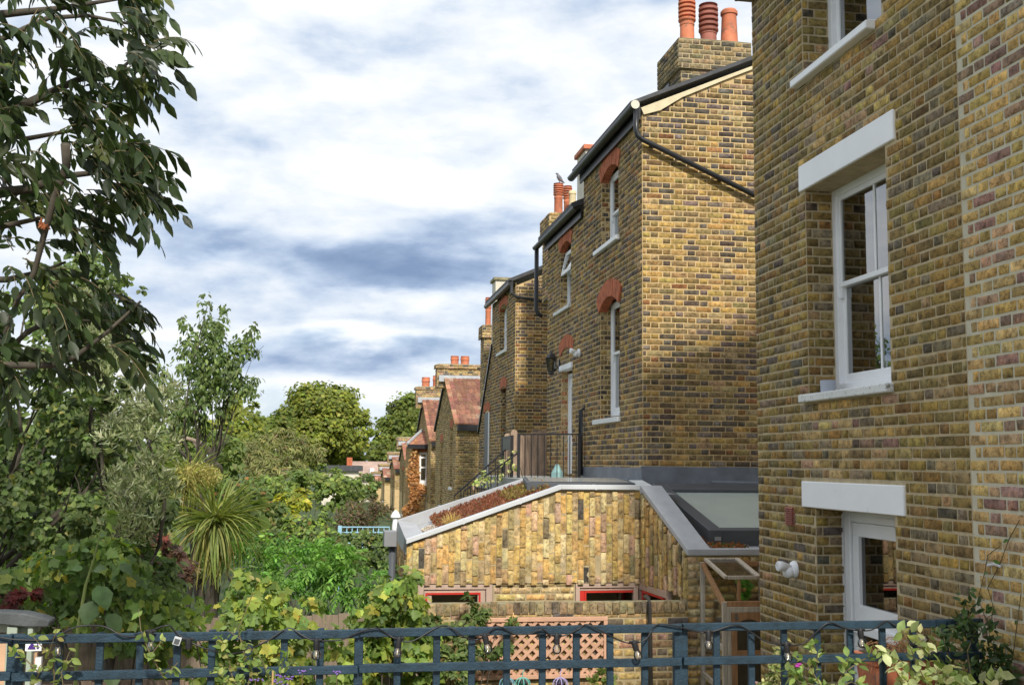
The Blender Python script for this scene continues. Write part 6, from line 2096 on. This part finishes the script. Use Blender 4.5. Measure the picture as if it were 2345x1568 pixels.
PALEG = [((.18, .215, .11), 3), ((.25, .275, .165), 2.4), ((.11, .15, .06), 1.6), ((.28, .27, .16), .5)]
BUSHG = [((.095, .14, .045), 3), ((.065, .105, .034), 2), ((.15, .18, .06), 1)]
spray("rose", "scrambling pale green rose in front of the left middle of the trellis", "plant",
      [[(560, 1600), (575, 1540), (560, 1500), (545, 1440), (570, 1380), (590, 1330)], [(600, 1610), (620, 1560), (600, 1510), (560, 1470), (505, 1430)], [(545, 1600), (530, 1540), (520, 1490), (500, 1460)], [(590, 1600), (640, 1560), (650, 1500)], [(560, 1560), (520, 1560), (490, 1530)]], .042, BUSHG + [((.18, .18, .065), 1)], OVATE, 46, 5.72)
spray("rose", "single bare rose stem with a few leaves crossing the left of the trellis", "plant",
      [[(400, 1600), (372, 1545), (345, 1500), (322, 1440), (318, 1395)], [(345, 1500), (360, 1480), (372, 1465)], [(372, 1545), (395, 1530), (408, 1515)]], .045, BUSHG, OVATE, 11, 5.70, thick=.0045)
spray("bramble", "dry straggly plant with seed heads at the left end of the trellis", "plant",
      [[(60, 1600), (90, 1540), (110, 1500), (130, 1440)], [(120, 1600), (125, 1540), (105, 1490), (70, 1450)], [(150, 1600), (140, 1540), (160, 1490)], [(90, 1540), (50, 1500), (30, 1480)]], .05, [((.12, .15, .05), 2), ((.20, .19, .08), 1), ((.08, .12, .035), 2)], OVATE, 16, 5.74)
spray("rose", "pale mottled rose leaves in front of the right end of the trellis", "plant",
      [[(2140, 1620), (2120, 1560), (2100, 1520), (2080, 1470), (2065, 1440)], [(2150, 1620), (2160, 1560), (2130, 1510)], [(2100, 1540), (2060, 1510), (2020, 1495)], [(2120, 1550), (2170, 1530), (2200, 1540)], [(2230, 1620), (2235, 1570), (2215, 1545)], [(2120, 1570), (2080, 1560), (2060, 1540)], [(2240, 1600), (2270, 1560), (2290, 1555)], [(2100, 1640), (2070, 1580), (2050, 1530)], [(2180, 1640), (2190, 1580), (2150, 1530)], [(2130, 1500), (2110, 1480), (2095, 1460)]], .07, PALEG, tpl_ovate(.30), 20, 5.60, spread=2.5)
spray("rose", "soft green leafy sprig between the bulbs right of the greenhouse", "plant",
      [[(1900, 1640), (1880, 1570), (1850, 1520), (1810, 1500)], [(1900, 1600), (1930, 1540), (1945, 1500)], [(1880, 1570), (1830, 1560), (1800, 1530)], [(1870, 1540), (1872, 1500), (1862, 1470)], [(1930, 1540), (1975, 1510), (2005, 1500)], [(1905, 1580), (1950, 1560), (1980, 1580)]], .062, BUSHG + [((.17, .19, .08), 1)], OVATE, 16, 5.66)
jas = [((.045, .085, .028), 3), ((.035, .06, .022), 2), ((.09, .15, .05), .8)]
spray("jasmine", "dark glossy climber on the right end post of the trellis", "climber",
      [[(2215, 1640), (2225, 1560), (2215, 1490), (2235, 1440), (2215, 1400), (2212, 1375)], [(2240, 1640), (2262, 1560), (2280, 1500), (2265, 1450), (2262, 1415)], [(2190, 1600), (2180, 1530), (2165, 1480), (2160, 1450)], [(2225, 1540), (2260, 1520), (2300, 1500)], [(2235, 1440), (2205, 1435), (2190, 1425)], [(2280, 1500), (2302, 1540), (2310, 1580)], [(2250, 1600), (2290, 1590), (2330, 1560)]], .056, jas, tpl_ovate(.22, .04), 92, 5.72, "ash", mkw=dict(rough=.34, trans=.3, spec=.5), spread=2.3)
# thin shoots running up the yellow brick
sh = empty("ivy_shoot", (3.8, 5.75, 1.7), "thin green shoots creeping up the yellow brick wall above the trellis end", "climber")
m_ = MB()
for pl in (((2268, 1430), (2275, 1390), (2262, 1345), (2290, 1290), (2310, 1235), (2335, 1190)), ((2262, 1430), (2240, 1370), (2255, 1310), (2262, 1270), (2290, 1250)), ((2300, 1560), (2320, 1500), (2330, 1420), (2338, 1360))):
    m_.tube([at(u, v, "X", XR - .012) for u, v in pl], .003, 5)
m_.build("stem", TWIG, sh)
Pq = np.array([at(u, v, "X", XR - .02) for u, v in ((2262, 1345), (2290, 1290), (2255, 1310), (2245, 1372), (2275, 1390), (2310, 1235), (2330, 1420), (2320, 1500), (2340, 1490), (2325, 1545), (2238, 1352))])
put_leaves(sh, tpl_ovate(.25), Pq, RNG.normal(0, 1, (11, 3)) + (-.5, 0, 0), np.tile((-1.0, -.3, .3), (11, 1)), np.full(11, .045), pick(jas, 11), "plain", 11)
tie = MB().tube([at(2262, 1294, "X", XR - .015), at(2278, 1291, "X", XR - .03), at(2292, 1297, "X", XR - .015)], .008, 6)
tag(tie.build("wire_tie", mat("white_wire", (.6, .6, .62), .5, .1)), "small twisted white wire tie on the yellow brick wall", "tie")

# terracotta trough with dry stems
tt = empty("window_box", (2.95, 6.35, 1.70), "terracotta trough with dried stems behind the right half of the trellis", "planter")
a, b = at(1985, 1520, "Y", 6.3), at(2125, 1520, "Y", 6.3)
m_ = MB().hexa([(a[0] + .03, 6.22, 1.95), (b[0] - .03, 6.22, 1.95), (b[0] - .03, 6.42, 1.95), (a[0] + .03, 6.42, 1.95), (a[0], 6.19, 2.25), (b[0], 6.19, 2.25), (b[0], 6.45, 2.25), (a[0], 6.45, 2.25)])
m_.build("trough", TERRA, tt, .006)
MB().box(a[0] - .015, b[0] + .015, 6.175, 6.465, 2.235, 2.285).build("rim", TERRA, tt, .006)
box("soil", SOIL, tt, a[0] + .02, b[0] - .02, 6.2, 6.44, 2.28, 2.29)
MB().box(a[0] + .02, b[0] - .02, 6.2, 6.44, 1.703, 1.949).build("stand", BROWNW, tt)
m_ = MB()
for i in range(46):
    p = np.array((RNG.uniform(a[0], b[0]), RNG.uniform(6.2, 6.4), 2.28))
    q = p + np.array((RNG.normal(0, .12), RNG.normal(-.05, .06), RNG.uniform(-.06, .12)))
    m_.tube([p, (p + q) / 2 + (0, 0, .05), q, q + RNG.normal(0, .04, 3)], [.003, .0025, .002, .001], 4)
m_.build("dry_stem", mat("rust_dry_stem", (.30, .15, .07), .9, .3), tt)
tree("potted_flower", "pale variegated little shrub in front of the dark house corner", "plant", [(1775, 1535, 26, 44, 6.5, 1), (1790, 1480, 14, 36, 6.5, 1), (1765, 1560, 40, 20, 6.5, 1)], .03, [((.16, .17, .08), 3), ((.21, .21, .11), 1.5), ((.08, .11, .036), 2), ((.22, .14, .18), .3)], OVATE, 1.1, trunk=(at(1775, 1560, "Y", 6.5)[0], 6.5, 1.72), stems=5, nsingle=200)
tree("geranium", "low green plant with small magenta flowers beside the terracotta trough", "plant", [(1840, 1555, 44, 26, 6.4, 1), (1815, 1530, 20, 24, 6.4, 1)], .035, BUSHG, LOBED, 1.0, trunk=(at(1840, 1560, "Y", 6.4)[0], 6.4, 1.72), stems=4, nsingle=120)
m_ = MB()
for (u, v) in ((1830, 1523), (1836, 1519), (1826, 1528)):
    m_.lathe(tuple(at(u, v, "Y", 6.3)), [(.003, 0), (.016, .008), (.012, .016), (.002, .018)], 7)
tag(m_.build("flower", mat("magenta_petal", (.45, .05, .36), .6, .1)), "small magenta flower above the green leaves by the trough", "flower")
vb = empty("verbena", tuple(at(650, 1610, "Y", 5.6)), "purple verbena flower heads at the bottom edge left of centre", "plant")
m_, m2 = MB(), MB()
for (u, v) in ((645, 1548), (662, 1552), (635, 1560), (693, 1534), (772, 1538), (585, 1556), (655, 1570)):
    p = at(u, v, "Y", 5.65 + RNG.normal(0, .08))
    m_.tube([p + (0, 0, -.3), p], .002, 4)
    for k in range(9):
        m2.lathe(tuple(p + RNG.normal(0, .011, 3) * (1.4, 1, .5)), [(.001, -.004), (.006, 0), (.001, .004)], 5)
m_.build("stem", TWIG, vb)
m2.build("petals", mat("violet_petal", (.22, .12, .42), .7, .2), vb)["kind"] = "stuff"
# bamboo cane
a = at(625, 1535, "Y", 5.6)
tag(MB().tube([a + (0, 0, -.4), a], .005, 6).build("bamboo_cane", mat("tan_bamboo", (.45, .31, .13), .6, .2)), "short tan cane standing among the plants at the bottom edge", "cane")
# hanging wire lanterns by the garden wall
for (u, colr, lab) in ((1161, (.20, .42, .50), "pale blue wire lantern hanging by the wall, leftmost of three"), (1197, (.15, .48, .42), "teal wire lantern hanging by the wall between the other two"), (1283, (.42, .36, .62), "lilac wire lantern hanging by the wall, rightmost of three")):
    p = at(u, 1556, "Y", 9.6)
    lt = empty("wire_lantern", tuple(p), lab, "lantern", "hanging wire lanterns")
    mm = mat("lantern_wire_%d" % u, colr, .4, .1)
    m_ = MB()
    for k in range(8):
        t = k * math.pi / 4
        m_.tube([p + np.array((.066 * math.cos(t) * math.sin(s), .066 * math.sin(t) * math.sin(s), .05 * math.cos(s) - .03)) for s in np.linspace(.15, 2.9, 7)], .004, 4)
    m_.build("cage", mm, lt)
    m_ = MB().tube([p + (0, 0, .02), p + (0, 0, .06), p + (.012, 0, .085), p + (0, 0, .11)], .004, 5)
    m_.build("hook", mm, lt)
    MB().lathe(tuple(p + (0, 0, -.07)), [(.01, 0), (.045, .02), (.05, .05), (.03, .075)], 10).build("glass_cup", glassmat("tinted_cup_%d" % u, colr, .1, .05), lt)

# ------------------------------------------------------------------ shelter and emblem card at the lower left
bh = empty("garden_cabinet", (-1.75, 6.6, 1.71), "pale green and peach garden cabinet under a curved grey felt lid", "cabinet")
YG = 6.5
f = lambda u, v: at(u, v, "Y", YG)
a, b = f(-80, 1405), f(92, 1430)
poly = [(f(u, v)[0], f(u, v)[2]) for u, v in ((-160, 1425), (-60, 1403), (0, 1400), (55, 1403), (95, 1412), (116, 1420), (112, 1434), (60, 1434), (0, 1428), (-160, 1450))]
MB().prism(poly, "Y", YG - .02, YG + .12).build("lid", mat("grey_roof_felt", (.10, .108, .11), .9, .2, 20.0, .4, 60), bh, .006)
GRN, PCH = mat("pale_green_paint", (.36, .42, .34), .6, .08), mat("peach_paint", (.60, .38, .24), .7, .12)
zb0 = 1.715
m_ = MB()
for (u0, u1) in ((12, 36), (60, 72)):
    m_.box(f(u0, 1500)[0], f(u1, 1500)[0], YG + .0, YG + .06, zb0, f(0, 1434)[2])
m_.box(f(-120, 1440)[0], f(80, 1440)[0], YG + .07, YG + .11, f(0, 1452)[2], f(0, 1433)[2])
m_.build("post", GRN, bh, .003)
for (u0, u1) in ((-60, -24), (-22, 10)):
    box("board", PCH, bh, f(u0, 1500)[0], f(u1, 1500)[0], YG + .02, YG + .05, zb0, f(0, 1468)[2])
box("board", PCH, bh, f(66, 1500)[0], f(78, 1500)[0], YG + .062, YG + .09, zb0, f(0, 1500)[2])
box("board", WHITE, bh, f(79, 1500)[0], f(93, 1500)[0], YG + .02, YG + .05, zb0, f(0, 1508)[2])
MB().box(f(-60, 0)[0], f(90, 0)[0], YG + .12, YG + .45, zb0, f(0, 1436)[2]).build("back_panel", GREYW, bh)
cdm = empty("emblem_card", tuple(f(76, 1476)), "white card with two purple pointed shapes behind the trellis end", "card")
c0, c1 = at(57, 1490, "Y", 6.2), at(96, 1463, "Y", 6.2)
box("card", WHITE, cdm, c0[0], c1[0], 6.2, 6.206, c0[2], c1[2])
PUR = mat("deep_purple_print", (.07, .02, .22), .7, .1)
g_ = lambda u, v: (at(u, v, "Y", 6.196)[0], at(u, v, "Y", 6.196)[2])
MB().prism([g_(63, 1485), g_(81, 1485), g_(79, 1477), g_(73, 1471), g_(67, 1478)], "Y", 6.1945, 6.1985).build("purple_mark", PUR, cdm)
MB().prism([g_(84, 1484), g_(89, 1484), g_(87, 1472), g_(84, 1476)], "Y", 6.1945, 6.1985).build("purple_mark", PUR, cdm)
a = at(2, 1500, "Y", 6.2)
# small solar lamp clipped on the trellis
sp = empty("solar_panel", tuple(at(402, 1470, "Y", YT - .05)), "tiny square solar panel clipped to the trellis batten", "solar panel")
q = [at(u, v, "Y", YT - .06) for u, v in ((400, 1458), (416, 1462), (410, 1478), (394, 1474))]
m_ = MB().add([*q, *[p + (0, .012, .004) for p in q]], [(0, 1, 2, 3), (7, 6, 5, 4), (0, 4, 5, 1), (1, 5, 6, 2), (2, 6, 7, 3), (3, 7, 4, 0)])
m_.build("frame", mat("pale_plastic", (.5, .52, .52), .5, .05), sp)
cc = sum(q) / 4
MB().add([cc + (p - cc) * .72 + (0, -.003, 0) for p in q], [(0, 1, 2, 3)]).build("cell", DGREY, sp)

# ------------------------------------------------------------------ planted roofs: sedum, gravel, grasses
def scatter(name, label, cat, tmpl, pts, size, pal, mk="plain", jitter=.6, up=(0, 0, 1.0)):
    n = len(pts)
    me_parent = empty(name, tuple(pts.mean(0)), label, cat)
    me_parent["kind"] = "stuff"
    put_leaves(me_parent, tmpl, pts, np.array(up) + RNG.normal(0, jitter, (n, 3)), unit(n), size * RNG.uniform(.6, 1.3, n), pick(pal, n), mk, 0, stuff=name)
    return me_parent


def roof_a(n, s0, s1, t0, t1):
    s, t = RNG.uniform(s0, s1, n), RNG.uniform(t0, t1, n)
    x = XAL + s * (2.636 - XAL)
    y = YA + .12 + t * (13.75 - YA + s * .6)
    z = 2.475 + s * .585 + t * .10
    return np.c_[x, y, z]


SED = [((.12, .042, .03), 3), ((.09, .036, .026), 2), ((.16, .07, .042), 1), ((.09, .07, .03), .5)]
p = roof_a(9000, .22, .98, .05, .86)
p[:, 2] += RNG.uniform(0, .05, len(p))
scatter("sedum", "dark red sedum mat covering the sloping roof of the garden room", "sedum", tpl_ovate(.25), p, .032, SED)
p = roof_a(1600, .70, .98, .18, .62)
p[:, 2] += RNG.uniform(.02, .09, len(p))
scatter("yellow_sedum", "yellow green sedum patch near the top of the planted roof", "sedum", tpl_ovate(.25), p, .036, [((.12, .10, .035), 3), ((.09, .05, .025), 3), ((.15, .125, .05), 1)])
p = roof_a(500, .27, .34, .08, .2)
scatter("dry_grass_tuft", "straw coloured grass tuft at the low end of the planted roof", "grass", tpl_blade(.012, .7), np.tile(roof_a(1, .30, .301, .10, .101), (260, 1)) + RNG.normal(0, .015, (260, 3)), .17, [((.30, .23, .12), 2), ((.26, .19, .085), 1)], jitter=.75)


def pebbles(name, label, pts, size, pal):
    n = len(pts)
    V = np.array([(1, 0, 0), (0, 1, 0), (-1, 0, 0), (0, -1, 0), (0, 0, .7), (0, 0, -.7), (.7, .7, .2), (-.7, -.6, .2)], float)[:6]
    F = np.array([(0, 1, 4), (1, 2, 4), (2, 3, 4), (3, 0, 4), (1, 0, 5), (2, 1, 5), (3, 2, 5), (0, 3, 5)])
    s = size * RNG.uniform(.6, 1.4, (n, 3))
    th = RNG.uniform(0, 6.3, n)
    W = V[None] * s[:, None, :]
    c, si = np.cos(th)[:, None], np.sin(th)[:, None]
    W = np.stack([W[..., 0] * c - W[..., 1] * si, W[..., 0] * si + W[..., 1] * c, W[..., 2]], 2) + pts[:, None, :]
    FF = (F[None] + np.arange(n)[:, None, None] * 6).reshape(-1, 3)
    o = link(name, npmesh(name, W.reshape(-1, 3), [FF], np.repeat(pick(pal, n), 6, 0)), brickmat("attr"))
    tag(o, label, "gravel", kind="stuff")


GRV = [((.50, .45, .38), 3), ((.34, .29, .23), 2), ((.62, .58, .52), 1.5), ((.30, .20, .14), 1)]
pebbles("gravel", "pale pebbles along the low end of the planted roof", np.concatenate([roof_a(420, .13, .26, .04, .5), roof_a(300, .5, .99, .04, .12), roof_a(160, .93, 1.0, .1, .6)]) + (0, 0, .012), .016, GRV)
n = 2600
x = RNG.uniform(3.75, 5.6, n)
y = RNG.uniform(11.08, 13.6, n)
k = ~((x > 4.03) & (y > 11.31)) & (x > 3.92 - (y - 10.95) * .045)
pp = np.c_[x, y, zs(y) + .015][k]
pebbles("roof_gravel", "brown and grey pebbles round the sloping skylight", pp, .016, GRV)
n = 420
x, y = np.concatenate([RNG.uniform(3.98, 4.35, n // 2), RNG.uniform(3.9, 4.0, n // 2)]), np.concatenate([RNG.uniform(11.1, 11.26, n // 2), RNG.uniform(11.3, 12.4, n // 2)])
scatter("roof_weeds", "rust and green sedum growing in the gravel beside the skylight", "sedum", tpl_ovate(.25), np.c_[x, y, zs(y) + .03], .04, [((.15, .06, .03), 3), ((.06, .09, .025), 1), ((.12, .05, .03), 1)])
# white-flowering straggle along the stair
tree("climbing_shrub", "pale leaved straggling climber on the stair rail", "climber", [(1120, 1090, 22, 16, 17.2), (1150, 1070, 18, 30, 17.2), (1180, 1050, 10, 30, 17.2), (1090, 1105, 30, 12, 17)], .07, [((.25, .26, .13), 2), ((.14, .18, .06), 2), ((.36, .34, .2), 1)], OVATE, .55, stems=4)
